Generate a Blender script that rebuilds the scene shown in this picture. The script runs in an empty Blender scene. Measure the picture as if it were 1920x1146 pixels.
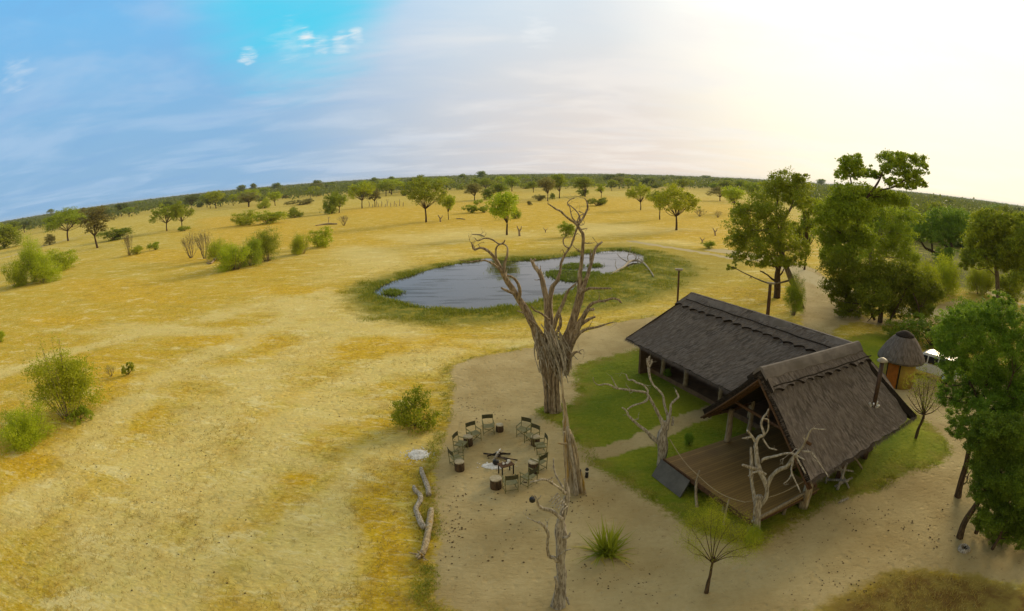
import bpy, bmesh, math, random
import numpy as np
from mathutils import Vector, Matrix, noise
PI = math.pi
EXPOSURE = 0.10
SUN_E = 3.0
SC = bpy.context.scene
COL = SC.collection
# ---------------------------------------------------------------- camera (a wide action-camera lens on a drone)
CAM_H = 12.5                      # metres above the ground
F = 1030.0                        # pixels (of the 1920 wide photo) per radian
PITCH, ROLL = math.radians(13.68), math.radians(-0.905)
UPC = Vector((math.sin(ROLL)*math.cos(PITCH), math.cos(ROLL)*math.cos(PITCH), math.sin(PITCH)))
_fw = Vector((0, 0, -1)); FH = (_fw - UPC*_fw.dot(UPC)).normalized(); RT = FH.cross(UPC)
def ray(x, y):                    # photo pixel -> world direction
    vx, vy = x-960.0, 573.0-y; r = math.hypot(vx, vy) or 1e-9; th = r/F
    d = Vector((math.sin(th)*vx/r, math.sin(th)*vy/r, -math.cos(th)))
    return Vector((d.dot(RT), d.dot(FH), d.dot(UPC)))
def gp(x, y, z=0.0):              # the point at height z seen at a photo pixel
    d = ray(x, y); t = (z-CAM_H)/d.z
    return Vector((d.x*t, d.y*t, z))
cd = bpy.data.cameras.new('camera'); cam = bpy.data.objects.new('camera', cd)
COL.objects.link(cam); SC.camera = cam
cam.matrix_world = Matrix.Translation((0, 0, CAM_H)) @ Matrix((RT, FH, UPC)).to_4x4()
cd.type = 'PANO'; cd.panorama_type = 'FISHEYE_LENS_POLYNOMIAL'
cd.sensor_width = 36.0; cd.clip_start = 0.05; cd.clip_end = 20000.0
cd.fisheye_polynomial_k0 = 0.0; cd.fisheye_polynomial_k1 = -1.0/(F*36.0/1920.0)
cd.fisheye_polynomial_k2 = 0.0; cd.fisheye_polynomial_k3 = 0.0; cd.fisheye_polynomial_k4 = 0.0
cd.fisheye_fov = PI

# ---------------------------------------------------------------- sky and sun
SUN_DIR = ray(1790, 20).normalized()
SUN_EL = math.asin(SUN_DIR.z); SUN_AZ = math.atan2(SUN_DIR.x, SUN_DIR.y)
vs = SC.view_settings
vs.view_transform = 'Standard'; vs.look = 'None'; vs.exposure = EXPOSURE; vs.gamma = 1.0; vs.use_curve_mapping = False
SC.cycles.max_bounces = 6; SC.cycles.diffuse_bounces = 3; SC.cycles.transparent_max_bounces = 8

def node(nt, typ, ins=None, **kw):
    n = nt.nodes.new(typ)
    for k, v in kw.items(): setattr(n, k, v)
    for k, v in (ins or {}).items():
        s = n.inputs[k]
        if isinstance(v, bpy.types.NodeSocket): nt.links.new(v, s)
        else: s.default_value = v
    return n
def math_(nt, op, a, b=0.0, c=0.0, clamp=False):
    return node(nt, 'ShaderNodeMath', {0: a, 1: b, 2: c}, operation=op, use_clamp=clamp).outputs[0]
def mixc(nt, f, a, b, mode='MIX'):
    n = nt.nodes.new('ShaderNodeMix'); n.data_type = 'RGBA'; n.blend_type = mode
    for k, v in ((0, f), (6, a), (7, b)):
        if isinstance(v, bpy.types.NodeSocket): nt.links.new(v, n.inputs[k])
        else: n.inputs[k].default_value = v if k == 0 else (tuple(v)+(1.0,))[:4]
    return n.outputs[2]
def rampf(nt, f, lo, hi):
    return node(nt, 'ShaderNodeMapRange', {'Value': f, 'From Min': lo, 'From Max': hi, 'To Min': 0.0, 'To Max': 1.0}, interpolation_type='SMOOTHSTEP').outputs[0]
def noise_(nt, vec, scale, detail=3.0, rough=0.55, dist=0.0):
    n = node(nt, 'ShaderNodeTexNoise', {'Scale': scale, 'Detail': detail, 'Roughness': rough, 'Distortion': dist})
    if vec is not None: nt.links.new(vec, n.inputs['Vector'])
    return n.outputs[0]
def mapping(nt, vec, scale=(1, 1, 1), rot=(0, 0, 0), loc=(0, 0, 0)):
    return node(nt, 'ShaderNodeMapping', {'Vector': vec, 'Scale': scale, 'Rotation': rot, 'Location': loc}).outputs[0]

world = bpy.data.worlds.new('World'); SC.world = world; world.use_nodes = True
nt = world.node_tree; nt.nodes.clear()
tc = nt.nodes.new('ShaderNodeTexCoord').outputs['Generated']
sky = node(nt, 'ShaderNodeTexSky', sky_type='NISHITA', sun_disc=False, sun_elevation=SUN_EL, sun_rotation=SUN_AZ, altitude=1000.0, air_density=1.0, dust_density=2.0, ozone_density=1.5)
nrm = node(nt, 'ShaderNodeVectorMath', {0: tc}, operation='NORMALIZE').outputs[0]
dots = node(nt, 'ShaderNodeVectorMath', {0: nrm, 1: SUN_DIR}, operation='DOT_PRODUCT').outputs['Value']
sep = node(nt, 'ShaderNodeSeparateXYZ', {0: nrm})
zz = math_(nt, 'MAXIMUM', sep.outputs[2], 0.0)
# a thin veil of stratus: projected onto a flat cloud sheet, seen against the sun's haze
den = math_(nt, 'ADD', zz, 0.10)
pl = node(nt, 'ShaderNodeCombineXYZ', {0: math_(nt, 'DIVIDE', sep.outputs[0], den), 1: math_(nt, 'DIVIDE', sep.outputs[1], den)}).outputs[0]
plr = mapping(nt, pl, scale=(0.7, 1.0, 1.0), rot=(0, 0, math.radians(-14)))
n1 = noise_(nt, plr, 1.0, 6.0, 0.55, 0.4)
n2 = noise_(nt, mapping(nt, pl, scale=(0.6, 1.1, 1.0), rot=(0, 0, math.radians(-20)), loc=(3.1, 1.7, 0)), 1.6, 5.0, 0.6, 0.5)
# haze by angle from the sun
g1 = rampf(nt, math_(nt, 'ADD', dots, math_(nt, 'MULTIPLY', math_(nt, 'SUBTRACT', n1, 0.5), 0.12)), 0.22, 0.86)         # blue -> pale
g2 = rampf(nt, math_(nt, 'ADD', dots, math_(nt, 'MULTIPLY', math_(nt, 'SUBTRACT', n2, 0.5), 0.05)), 0.80, 0.985)         # pale -> white
lowh = math_(nt, 'SUBTRACT', 1.0, rampf(nt, zz, 0.0, 0.45))
blue = mixc(nt, lowh, (0.19, 0.58, 1.0), (0.30, 0.52, 0.78))
pale = mixc(nt, lowh, (0.80, 0.94, 1.03), (0.92, 0.80, 0.71))
white = mixc(nt, lowh, (1.6, 1.5, 1.32), (1.22, 1.13, 0.86))
c1 = mixc(nt, g1, blue, pale)
c2 = mixc(nt, g2, c1, white)
veil = math_(nt, 'MULTIPLY', rampf(nt, n1, 0.44, 0.66), 0.46)
c3 = mixc(nt, veil, c2, mixc(nt, g1, (0.52, 0.70, 0.93), (1.08, 1.02, 0.95)))
dark = math_(nt, 'MULTIPLY', rampf(nt, n2, 0.46, 0.68), 0.20)
c4 = mixc(nt, dark, c3, mixc(nt, g1, (0.22, 0.44, 0.80), (0.80, 0.83, 0.88)))
# the gap in the cloud with bright rims
hole_d = ray(545, -25).normalized()
hd = node(nt, 'ShaderNodeVectorMath', {0: nrm, 1: hole_d}, operation='DOT_PRODUCT').outputs['Value']
hf = math_(nt, 'MULTIPLY', rampf(nt, math_(nt, 'ADD', hd, math_(nt, 'MULTIPLY', math_(nt, 'SUBTRACT', n2, 0.5), 0.03)), 0.975, 1.004), 0.85)
c5 = mixc(nt, hf, c4, (0.06, 0.74, 1.0))
back = math_(nt, 'MAXIMUM', rampf(nt, math_(nt, 'MULTIPLY', sep.outputs[1], -1.0), -0.30, 0.25), rampf(nt, zz, 0.62, 0.85))
c5 = mixc(nt, back, c5, (0.58, 0.53, 0.40))
wsp = noise_(nt, mapping(nt, pl, scale=(1.0, 1.6, 1.0)), 5.0, 5.0, 0.6, 0.4)
def rim(px_, py_, tight, amt, c):
    dd = node(nt, 'ShaderNodeVectorMath', {0: nrm, 1: ray(px_, py_).normalized()}, operation='DOT_PRODUCT').outputs['Value']
    f = math_(nt, 'MULTIPLY', rampf(nt, math_(nt, 'ADD', dd, math_(nt, 'MULTIPLY', math_(nt, 'SUBTRACT', wsp, 0.62), tight*1.3)), 1.0-tight*0.45, 1.0+tight*0.1), amt)
    return mixc(nt, f, c, (1.0, 1.02, 1.02))
for a in ((465, 106, 0.0007, 1.0), (575, 70, 0.0005, 1.0), (600, 80, 0.0007, 0.7), (640, 80, 0.0007, 0.7), (668, 72, 0.0006, 1.0), (1010, 62, 0.002, 0.5), (545, 78, 0.003, 0.3), (30, 135, 0.002, .3)):
    c5 = rim(a[0], a[1], a[2], a[3], c5)
bg1 = node(nt, 'ShaderNodeBackground', {'Color': sky.outputs[0], 'Strength': 0.05})
bg2 = node(nt, 'ShaderNodeBackground', {'Color': c5, 'Strength': 0.88})
ad = node(nt, 'ShaderNodeMixShader', {0: 0.93, 1: bg1.outputs[0], 2: bg2.outputs[0]})
wo = nt.nodes.new('ShaderNodeOutputWorld'); nt.links.new(ad.outputs[0], wo.inputs[0])

sl = bpy.data.lights.new('sun', 'SUN'); so = bpy.data.objects.new('sun', sl); COL.objects.link(so)
sl.energy = SUN_E; sl.angle = math.radians(20); sl.color = (1.0, 0.80, 0.50)
so.rotation_euler = (-SUN_DIR).to_track_quat('-Z', 'Y').to_euler()

# ---------------------------------------------------------------- helpers
def tag(o, label=None, cat=None, group=None, kind=None):
    if label: o['label'] = label
    if cat: o['category'] = cat
    if group: o['group'] = group
    if kind: o['kind'] = kind
    return o
def empty(name, loc, label, cat, group=None, rz=0.0):
    o = bpy.data.objects.new(name, None); COL.objects.link(o)
    o.location = loc; o.rotation_euler = (0, 0, rz); o.empty_display_size = 0.3
    return tag(o, label, cat, group)
def link(name, me, mats, parent=None, loc=None):
    o = bpy.data.objects.new(name, me); COL.objects.link(o)
    for m in (mats if isinstance(mats, (list, tuple)) else [mats]):
        if m is not None and len(me.materials) < 4 and m.name not in [x.name for x in me.materials if x]: me.materials.append(m)
    if parent is not None: o.parent = parent
    if loc is not None: o.location = loc
    return o
def np_mesh(name, V, Q, smooth=False, uv=None, mi=None):      # quads or triangles from numpy arrays
    V = np.asarray(V, np.float32).reshape(-1, 3); Q = np.asarray(Q, np.int32)
    me = bpy.data.meshes.new(name); k = Q.shape[1]
    me.vertices.add(len(V)); me.vertices.foreach_set('co', V.ravel())
    me.loops.add(Q.size); me.loops.foreach_set('vertex_index', Q.ravel())
    me.polygons.add(len(Q)); me.polygons.foreach_set('loop_start', np.arange(0, Q.size, k, dtype=np.int32))
    me.update(calc_edges=True)
    if smooth: me.polygons.foreach_set('use_smooth', np.ones(len(Q), bool))
    if uv is not None:
        l = me.uv_layers.new(name='UVMap'); l.data.foreach_set('uv', np.asarray(uv, np.float32)[Q.ravel()].ravel())
    me.update()
    return me
class MB:                                                      # collects simple shapes into one mesh
    def __init__(s): s.v = []; s.f = []; s.m = []; s.cur = 0
    def add(s, vs_, fs_):
        o = len(s.v); s.v += [tuple(p) for p in vs_]; s.f += [tuple(i+o for i in f) for f in fs_]; s.m += [s.cur]*len(fs_)
    def box(s, c, d, M=None, taper=1.0):
        x, y, z = d[0]/2, d[1]/2, d[2]/2; c = Vector(c)
        P = [Vector((sx*x*(taper if sz > 0 else 1), sy*y*(taper if sz > 0 else 1), sz*z)) for sz in (-1, 1) for sx, sy in ((-1, -1), (1, -1), (1, 1), (-1, 1))]
        if M is not None: P = [M @ p for p in P]
        s.add([c+p for p in P], [(3, 2, 1, 0), (4, 5, 6, 7), (0, 1, 5, 4), (1, 2, 6, 5), (2, 3, 7, 6), (3, 0, 4, 7)])
    def bar(s, a, b, w, h=None, up=(0, 0, 1)):                # a square bar between two points
        a, b = Vector(a), Vector(b); d = b-a; L = d.length
        if L < 1e-6: return
        d /= L; up = Vector(up)
        if abs(d.dot(up)) > 0.98: up = Vector((1, 0, 0))
        sx = d.cross(up).normalized(); sy = sx.cross(d); h = h or w
        s.box((a+b)/2, (w, L, h), Matrix((sx, d, sy)).transposed())
    def tube(s, pts, rad, n=8, rnd=None, bump=0.0, smooth=True, cap=True):
        pts = [Vector(p) for p in pts]; rad = list(rad) if hasattr(rad, '__len__') else [rad]*len(pts)
        if smooth and len(pts) > 2: pts, rad = spline(pts, rad)
        t = (pts[1]-pts[0]).normalized(); ref = Vector((0, 0, 1)) if abs(t.z) < 0.9 else Vector((1, 0, 0))
        nx = t.cross(ref).normalized(); o = len(s.v); N = len(pts)
        for i, p in enumerate(pts):
            t = (pts[min(i+1, N-1)]-pts[max(i-1, 0)])
            t = t.normalized() if t.length > 1e-9 else Vector((0, 0, 1))
            nx = (nx - t*nx.dot(t)); nx = nx.normalized() if nx.length > 1e-6 else t.orthogonal().normalized()
            ny = t.cross(nx)
            for k in range(n):
                a = 2*PI*k/n; r = rad[i]
                if bump: r *= 1+bump*noise.noise(Vector((math.cos(a)*1.7, math.sin(a)*1.7, 0))*1.1 + p*0.6/max(rad[i], .03)*0.25 + Vector((rnd or 0, 0, 0)))
                s.v.append(tuple(p + (nx*math.cos(a)+ny*math.sin(a))*r))
        for i in range(N-1):
            for k in range(n):
                s.f.append((o+i*n+k, o+i*n+(k+1) % n, o+(i+1)*n+(k+1) % n, o+(i+1)*n+k)); s.m.append(s.cur)
        if cap:
            s.f.append(tuple(o+k for k in range(n))[::-1]); s.f.append(tuple(o+(N-1)*n+k for k in range(n))); s.m += [s.cur]*2
    def lathe(s, prof, n=16, c=(0, 0, 0), M=None):
        o = len(s.v); c = Vector(c)
        for r, z in prof:
            for k in range(n):
                p = Vector((r*math.cos(2*PI*k/n), r*math.sin(2*PI*k/n), z))
                s.v.append(tuple(c+(M @ p if M is not None else p)))
        for i in range(len(prof)-1):
            for k in range(n):
                s.f.append((o+i*n+k, o+i*n+(k+1) % n, o+(i+1)*n+(k+1) % n, o+(i+1)*n+k)); s.m.append(s.cur)
        s.f.append(tuple(o+k for k in range(n))[::-1]); s.f.append(tuple(o+(len(prof)-1)*n+k for k in range(n))); s.m += [s.cur]*2
    def mesh(s, name, smooth=False):
        me = bpy.data.meshes.new(name); me.from_pydata(s.v, [], s.f)
        if smooth: me.polygons.foreach_set('use_smooth', [True]*len(me.polygons))
        if any(s.m): me.polygons.foreach_set('material_index', s.m)
        me.update(); return me
    def build(s, name, mats, parent=None, smooth=False, loc=None):
        return link(name, s.mesh(name, smooth), mats, parent, loc)
def spline(pts, rad, sub=4):
    P = [pts[0]*2-pts[1]]+pts+[pts[-1]*2-pts[-2]]; o = []; r = []
    for i in range(1, len(P)-2):
        for k in range(sub):
            t = k/sub; a, b, c, d = P[i-1], P[i], P[i+1], P[i+2]
            o.append(0.5*((2*b)+(c-a)*t+(2*a-5*b+4*c-d)*t*t+(3*b-a-3*c+d)*t**3)); r.append(rad[i-1]*(1-t)+rad[i]*t)
    return o+[pts[-1]], r+[rad[-1]]

# ---- materials
MATS = {}
def material(name, rough=0.9, spec=0.2):
    m = bpy.data.materials.new(name); m.use_nodes = True; nt = m.node_tree
    b = nt.nodes['Principled BSDF']; b.inputs['Roughness'].default_value = rough; b.inputs['Specular IOR Level'].default_value = spec
    MATS[name] = m; return m, nt, b
def bump_(nt, b, h, strength, dist):
    n = node(nt, 'ShaderNodeBump', {'Height': h, 'Strength': strength, 'Distance': dist}); nt.links.new(n.outputs[0], b.inputs['Normal'])
def mottled(name, c1, c2, scale=3.0, rough=0.9, bump=0.3, dist=0.02, stretch=(1, 1, 1), spec=0.2, c3=None, coord='Object'):
    m, nt, b = material(name, rough, spec)
    co = mapping(nt, nt.nodes.new('ShaderNodeTexCoord').outputs[coord], scale=stretch)
    n = noise_(nt, co, scale, 6.0, 0.65)
    col = mixc(nt, rampf(nt, n, 0.35, 0.65), c1, c2)
    if c3:
        n3 = noise_(nt, co, scale*0.35, 3.0, 0.6); col = mixc(nt, rampf(nt, n3, 0.55, 0.68), col, c3)
    nt.links.new(col, b.inputs['Base Color'])
    if bump: bump_(nt, b, noise_(nt, co, scale*2.5, 5.0, 0.7), bump, dist)
    return m
def leaf(name, c1, c2, trans=0.45, rough=0.55):
    m, nt, b = material(name, rough, 0.25)
    geo = nt.nodes.new('ShaderNodeNewGeometry'); oi = nt.nodes.new('ShaderNodeObjectInfo')
    n = noise_(nt, mapping(nt, geo.outputs['Position'], scale=(1, 1, 1)), 0.9, 2.0, 0.5)
    f = math_(nt, 'ADD', math_(nt, 'MULTIPLY', geo.outputs['Random Per Island'], 0.55), math_(nt, 'MULTIPLY', rampf(nt, n, 0.3, 0.7), 0.45))
    col = mixc(nt, f, c1, c2)
    hs = node(nt, 'ShaderNodeHueSaturation', {'Color': col, 'Hue': math_(nt, 'ADD', 0.49, math_(nt, 'MULTIPLY', oi.outputs['Random'], 0.022)), 'Saturation': 1.0, 'Value': math_(nt, 'ADD', 0.85, math_(nt, 'MULTIPLY', oi.outputs['Random'], 0.3))})
    nt.links.new(hs.outputs[0], b.inputs['Base Color'])
    tr = node(nt, 'ShaderNodeBsdfTranslucent', {'Color': mixc(nt, 0.35, hs.outputs[0], (0.30, 0.34, 0.02))})
    mx = node(nt, 'ShaderNodeMixShader', {0: trans, 1: b.outputs[0], 2: tr.outputs[0]})
    nt.links.new(mx.outputs[0], nt.nodes['Material Output'].inputs[0]); return m
BARK_DEAD = mottled('dead_wood', (0.48, 0.38, 0.26), (0.15, 0.105, 0.065), 4.0, 0.9, 1.0, 0.06, (4, 4, 0.7), c3=(0.55, 0.46, 0.34))
BARK_SILVER = mottled('silver_wood', (0.56, 0.50, 0.40), (0.20, 0.165, 0.12), 5.0, 0.9, 1.0, 0.04, (4, 4, 0.8), c3=(0.62, 0.57, 0.48))
BARK_LICHEN = mottled('lichen_wood', (0.56, 0.47, 0.31), (0.24, 0.18, 0.11), 3.0, 0.9, 1.0, 0.04, (4, 4, 0.6), c3=(0.45, 0.28, 0.05))
BARK_LIVE = mottled('bark', (0.13, 0.085, 0.045), (0.05, 0.032, 0.018), 4.0, 0.95, 0.6, 0.03, (3, 3, 0.8))
BARK_PALE = mottled('pale_bark', (0.25, 0.20, 0.13), (0.12, 0.09, 0.055), 4.0, 0.95, 0.6, 0.03, (3, 3, 0.8))
LEAF = {'bright': leaf('leaf_bright', (0.34, 0.42, 0.012), (0.56, 0.60, 0.025)),
        'olive': leaf('leaf_olive', (0.21, 0.28, 0.014), (0.42, 0.48, 0.03)),
        'grey': leaf('leaf_grey', (0.22, 0.20, 0.06), (0.34, 0.30, 0.11)),
        'dark': leaf('leaf_dark', (0.14, 0.20, 0.010), (0.32, 0.38, 0.02)),
        'deep': leaf('leaf_deep', (0.08, 0.155, 0.012), (0.28, 0.44, 0.035)),
        'wood': leaf('leaf_woodland', (0.075, 0.105, 0.03), (0.16, 0.185, 0.05)),
        'straw': leaf('leaf_straw', (0.40, 0.30, 0.05), (0.62, 0.48, 0.14), 0.25),
        'marsh': leaf('leaf_marsh', (0.19, 0.24, 0.015), (0.42, 0.40, 0.04), 0.25),
        'weed': leaf('leaf_weed', (0.12, 0.19, 0.012), (0.22, 0.30, 0.02), 0.25)}

# ---- leaves
def leaf_quads(P, size, rng, aspect=0.55, flat=0.0, up=0.0):
    N = len(P); a = rng.normal(size=(N, 3)); a[:, 2] = a[:, 2]*(1-flat)+up
    a /= np.linalg.norm(a, axis=1)[:, None]+1e-9
    b = np.cross(a, rng.normal(size=(N, 3))); b /= np.linalg.norm(b, axis=1)[:, None]+1e-9
    s = (size*rng.uniform(0.6, 1.35, (N, 1))); a *= s; b *= s*aspect
    V = np.stack([P-a, P-b*0.9+a*0.1, P+a, P+b*0.9+a*0.1], 1).reshape(-1, 3)
    return V, np.arange(4*N, dtype=np.int32).reshape(-1, 4)
def blob_points(blobs, n, rng, clump=0.16, per=34, ragged=1.0):
    """points for leaves: every blob (centre, radii) is a cloud of small sprays sitting mostly near its surface"""
    vol = np.array([b[1][0]*b[1][1]*b[1][2] for b in blobs])**0.67; out = []
    for (c, r), w in zip(blobs, vol/vol.sum()):
        k = max(3, int(n*w/per)); d = rng.normal(size=(k, 3)); d /= np.linalg.norm(d, axis=1)[:, None]
        rad = rng.uniform(0.25, 1.0, (k, 1))**0.5 * rng.uniform(0.85, 1.0+0.18*ragged, (k, 1))
        c0 = np.array(c)+d*rad*np.array(r)
        m = rng.integers(per//3, per*2, k); idx = np.repeat(np.arange(k), m)
        sg = clump*min(r)*rng.uniform(0.6, 1.5, (k, 1))
        out.append(c0[idx]+rng.normal(size=(len(idx), 3))*sg[idx]*np.array([1.25, 1.25, 0.75]))
    return np.concatenate(out)
def wander(a, b, rng, wob=0.08, n=4, sag=0.0):
    a, b = np.array(a, float), np.array(b, float); L = np.linalg.norm(b-a); o = []
    for i in range(n+1):
        t = i/n; p = a*(1-t)+b*t
        if 0 < i < n: p = p+rng.normal(size=3)*wob*L
        p[2] += sag*L*math.sin(PI*t); o.append(p)
    return o
def grow(mb, p, d, L, r, depth, rng, tips=None, spread=0.6, up=0.15, n=5, kids=(2, 3), shrink=0.72):
    """a bare branch that forks again and again"""
    p = Vector(p); d = Vector(d).normalized(); pts = [p.copy()]; rad = [r]; q = p.copy(); dd = d.copy()
    for i in range(3):
        dd = (dd+Vector(rng.normal(size=3))*0.22+Vector((0, 0, up*0.4))).normalized(); q = q+dd*L/3; pts.append(q.copy()); rad.append(r*(1-0.3*(i+1)/3))
    mb.tube(pts, rad, n)
    if depth <= 0:
        if tips is not None: tips.append(q.copy())
        return
    for k in range(int(rng.integers(kids[0], kids[1]+1))):
        nd = (dd+Vector(rng.normal(size=3))*spread+Vector((0, 0, up))).normalized()
        grow(mb, q, nd, L*shrink*rng.uniform(0.7, 1.2), r*0.62, depth-1, rng, tips, spread, up, max(3, n-1), kids, shrink)

# ---------------------------------------------------------------- the ground
def poly(pix, z=0.0): return np.array([tuple(gp(x, y, z))[:2] for x, y in pix])
def chaikin(P, it=2):
    for _ in range(it):
        Q = np.roll(P, -1, 0); P = np.stack([P*0.75+Q*0.25, P*0.25+Q*0.75], 1).reshape(-1, 2)
    return P
def sdf(XY, P):                                                # metres, positive inside
    A = P; B = np.roll(P, -1, 0); best = np.full(len(XY), 1e9); ins = np.zeros(len(XY), bool)
    lo, hi = P.min(0)-30, P.max(0)+30
    near = np.where(((XY > lo) & (XY < hi)).all(1))[0]; X = XY[near]; bb = np.full(len(X), 1e9); ii = np.zeros(len(X), bool)
    for a, b in zip(A, B):
        d = b-a; t = np.clip(((X-a)@d)/(d@d+1e-12), 0, 1)[:, None]; bb = np.minimum(bb, np.linalg.norm(X-a-t*d, axis=1))
        c = (a[1] > X[:, 1]) != (b[1] > X[:, 1])
        with np.errstate(divide='ignore', invalid='ignore'):
            xi = a[0]+(X[:, 1]-a[1])*(b[0]-a[0])/(b[1]-a[1]+1e-15)
        ii ^= c & (X[:, 0] < xi)
    best[:] = -30; best[near] = np.where(ii, bb, -bb); return best
def sm(x, lo, hi):
    t = np.clip((x-lo)/(hi-lo), 0, 1); return t*t*(3-2*t)

POND = chaikin(poly([(697, 541), (738, 525), (800, 505), (850, 494), (895, 489), (905, 483), (925, 483), (940, 489), (1000, 486), (1060, 481), (1100, 474), (1140, 469), (1172, 467), (1206, 477), (1214, 488), (1196, 497),
    (1172, 502), (1150, 512), (1118, 517), (1095, 527), (1080, 540), (1050, 553), (1000, 566), (950, 575), (905, 580), (860, 580), (815, 576), (780, 575), (752, 566), (715, 557), (700, 552)]))
MARSH = chaikin(poly([(655, 538), (662, 565), (690, 592), (740, 600), (800, 606), (870, 608), (960, 598), (1040, 586), (1130, 582), (1200, 566), (1260, 545), (1300, 520), (1308, 500), (1280, 482), (1230, 472), (1180, 463), (1130, 464), (1050, 478), (940, 482), (850, 489), (760, 508), (700, 528)]))
MARSH2 = chaikin(poly([(610, 535), (620, 580), (660, 608), (760, 625), (880, 632), (1000, 622), (1110, 605), (1240, 580), (1330, 550), (1420, 520), (1440, 490), (1350, 468), (1230, 450), (1080, 455), (900, 474), (760, 495), (660, 520)]))
WEEDS = [chaikin(poly(p)) for p in ([(718, 545), (735, 541), (752, 545), (752, 551), (725, 553)], [(1052, 497), (1075, 492), (1095, 495), (1085, 503), (1058, 503)], [(1028, 507), (1060, 505), (1100, 510), (1130, 508), (1120, 520), (1080, 528), (1050, 522), (1025, 515)], [(1105, 494), (1125, 493), (1130, 498), (1108, 500)], [(930, 573), (950, 571), (960, 577), (935, 580)])]
PATH = chaikin(poly([(806, 1160), (818, 1060), (822, 980), (812, 900), (823, 845), (840, 800), (850, 755), (848, 715), (842, 688), (900, 668), (970, 657), (1022, 648), (1090, 625), (1150, 606), (1200, 597), (1250, 592), (1300, 605), (1420, 650), (1560, 700), (1690, 735), (1740, 700), (1800, 690), (1900, 690),
    (1960, 700), (1960, 1060), (1920, 1100), (1800, 1076), (1700, 1066), (1620, 1100), (1540, 1160)]), 2)
PATHB = chaikin(poly([(1345, 466), (1420, 474), (1500, 492), (1540, 512), (1562, 533), (1590, 560), (1625, 592), (1600, 606), (1562, 612), (1556, 650), (1522, 650), (1500, 596), (1507, 562), (1500, 535), (1468, 505), (1400, 485), (1345, 472)]))
PATHC = chaikin(poly([(1600, 598), (1680, 600), (1738, 598), (1752, 575), (1790, 562), (1850, 572), (1900, 586), (1860, 596), (1790, 600), (1740, 610), (1640, 612)]))
LAWN = chaikin(poly([(1072, 688), (1110, 676), (1190, 655), (1260, 640), (1400, 700), (1560, 640), (1640, 620), (1700, 640), (1640, 720), (1740, 790), (1790, 840), (1770, 870), (1690, 890), (1640, 925), (1560, 935), (1500, 975), (1420, 1030), (1370, 1015),
    (1320, 1005), (1270, 975), (1215, 935), (1170, 905), (1115, 878), (1088, 840), (1060, 805), (1022, 787), (1000, 772), (1020, 758), (1062, 762), (1085, 742), (1078, 712)]))
STRIP = [(1092, 858), (1130, 848), (1190, 832), (1260, 800), (1330, 770)]        # the worn track across the lawn
TRACKS = [([(0, 486), (60, 468), (130, 448), (200, 432)], 1.2), ([(1345, 470), (1420, 480), (1490, 505), (1540, 530), (1600, 556)], 2.2),
          ([(1690, 582), (1760, 590), (1830, 578), (1900, 590)], 2.0), ([(1820, 530), (1880, 560), (1930, 575)], 1.0), ([(1180, 452), (1280, 468), (1380, 486), (1480, 492)], 1.0)]
BROWN = chaikin(poly([(1500, 1170), (1600, 1110), (1700, 1070), (1800, 1078), (1960, 1115), (1960, 1170)]))
ORANGE = [(700, 930, 70, 130), (640, 660, 190, 26), (790, 650, 150, 22), (180, 720, 130, 60), (60, 880, 110, 50), (480, 420, 220, 22), (800, 400, 220, 24), (1100, 385, 190, 20), (1400, 440, 110, 30), (1570, 515, 60, 30), (330, 480, 170, 22), (760, 850, 60, 60),
          (540, 545, 170, 12), (1430, 550, 120, 30), (230, 560, 170, 16), (120, 600, 130, 16), (720, 1060, 60, 60), (790, 800, 70, 50), (1350, 400, 120, 26), (560, 740, 60, 14), (380, 640, 120, 16), (200, 680, 120, 14), (440, 990, 60, 30), (560, 900, 60, 20)]
PALE = [(740, 560, 90, 60), (560, 575, 130, 26), (620, 610, 120, 20), (330, 860, 180, 60), (200, 1000, 160, 120), (520, 860, 120, 40), (430, 700, 160, 24), (700, 480, 130, 30), (1150, 430, 150, 14), (860, 440, 160, 18), (300, 620, 220, 14), (640, 760, 100, 24), (500, 1060, 100, 60), (1240, 455, 110, 8), (720, 620, 90, 12), (960, 640, 160, 8)]

# rings round the camera's foot point, fine where the photo looks and coarse behind it
th = np.concatenate([np.radians(np.arange(-78, 78, 0.42)), np.radians(np.arange(78, 282, 6.0))])
rr = [3.0]
while rr[-1] < 9000: rr.append(rr[-1]*1.0125+0.004)
rr = np.array(rr); NT, NR = len(th), len(rr)
X = (rr[:, None]*np.sin(th)[None]).ravel(); Y = (rr[:, None]*np.cos(th)[None]).ravel()
XY = np.stack([X, Y], 1); XY = np.vstack([XY, [[0, 0]]])
def wob(XY, s, k=0):                                            # cheap smooth pseudo-noise
    x, y = XY[:, 0]*s+k*7.1, XY[:, 1]*s-k*3.3
    return (np.sin(x*1.7+1.3*np.sin(y*1.1+k))+np.sin(y*2.1+1.7*np.sin(x*0.9-k))+np.sin((x+y)*1.3+2*np.sin(x*0.5)))/3
jit = wob(XY, 2.2)*0.16+wob(XY, 5.3, 2)*0.09+wob(XY, 11.0, 4)*0.05
R_ = np.hypot(XY[:, 0], XY[:, 1])
jl = jit*np.clip(R_/25, 0.8, 3)
s_path = np.maximum(sdf(XY, PATH), np.maximum(sdf(XY, PATHB), sdf(XY, PATHC)))+jl; s_lawn = sdf(XY, LAWN)+jl; s_pond = sdf(XY, POND)+jl*0.5; s_marsh = sdf(XY, MARSH)+jl; s_marsh2 = sdf(XY, MARSH2); s_br = sdf(XY, BROWN)+jl
def sdline(XY, P):
    P = poly(P); b = np.full(len(XY), 1e9)
    for a, c in zip(P[:-1], P[1:]):
        d = c-a; t = np.clip(((XY-a)@d)/(d@d), 0, 1)[:, None]; b = np.minimum(b, np.linalg.norm(XY-a-t*d, axis=1))
    return b
strip = sm(-(sdline(XY, STRIP)+jl*1.2), -0.85, -0.35)
isl = np.max([sdf(XY, w) for w in WEEDS], 0)+jl*0.6
tr = np.zeros(len(XY))
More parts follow.
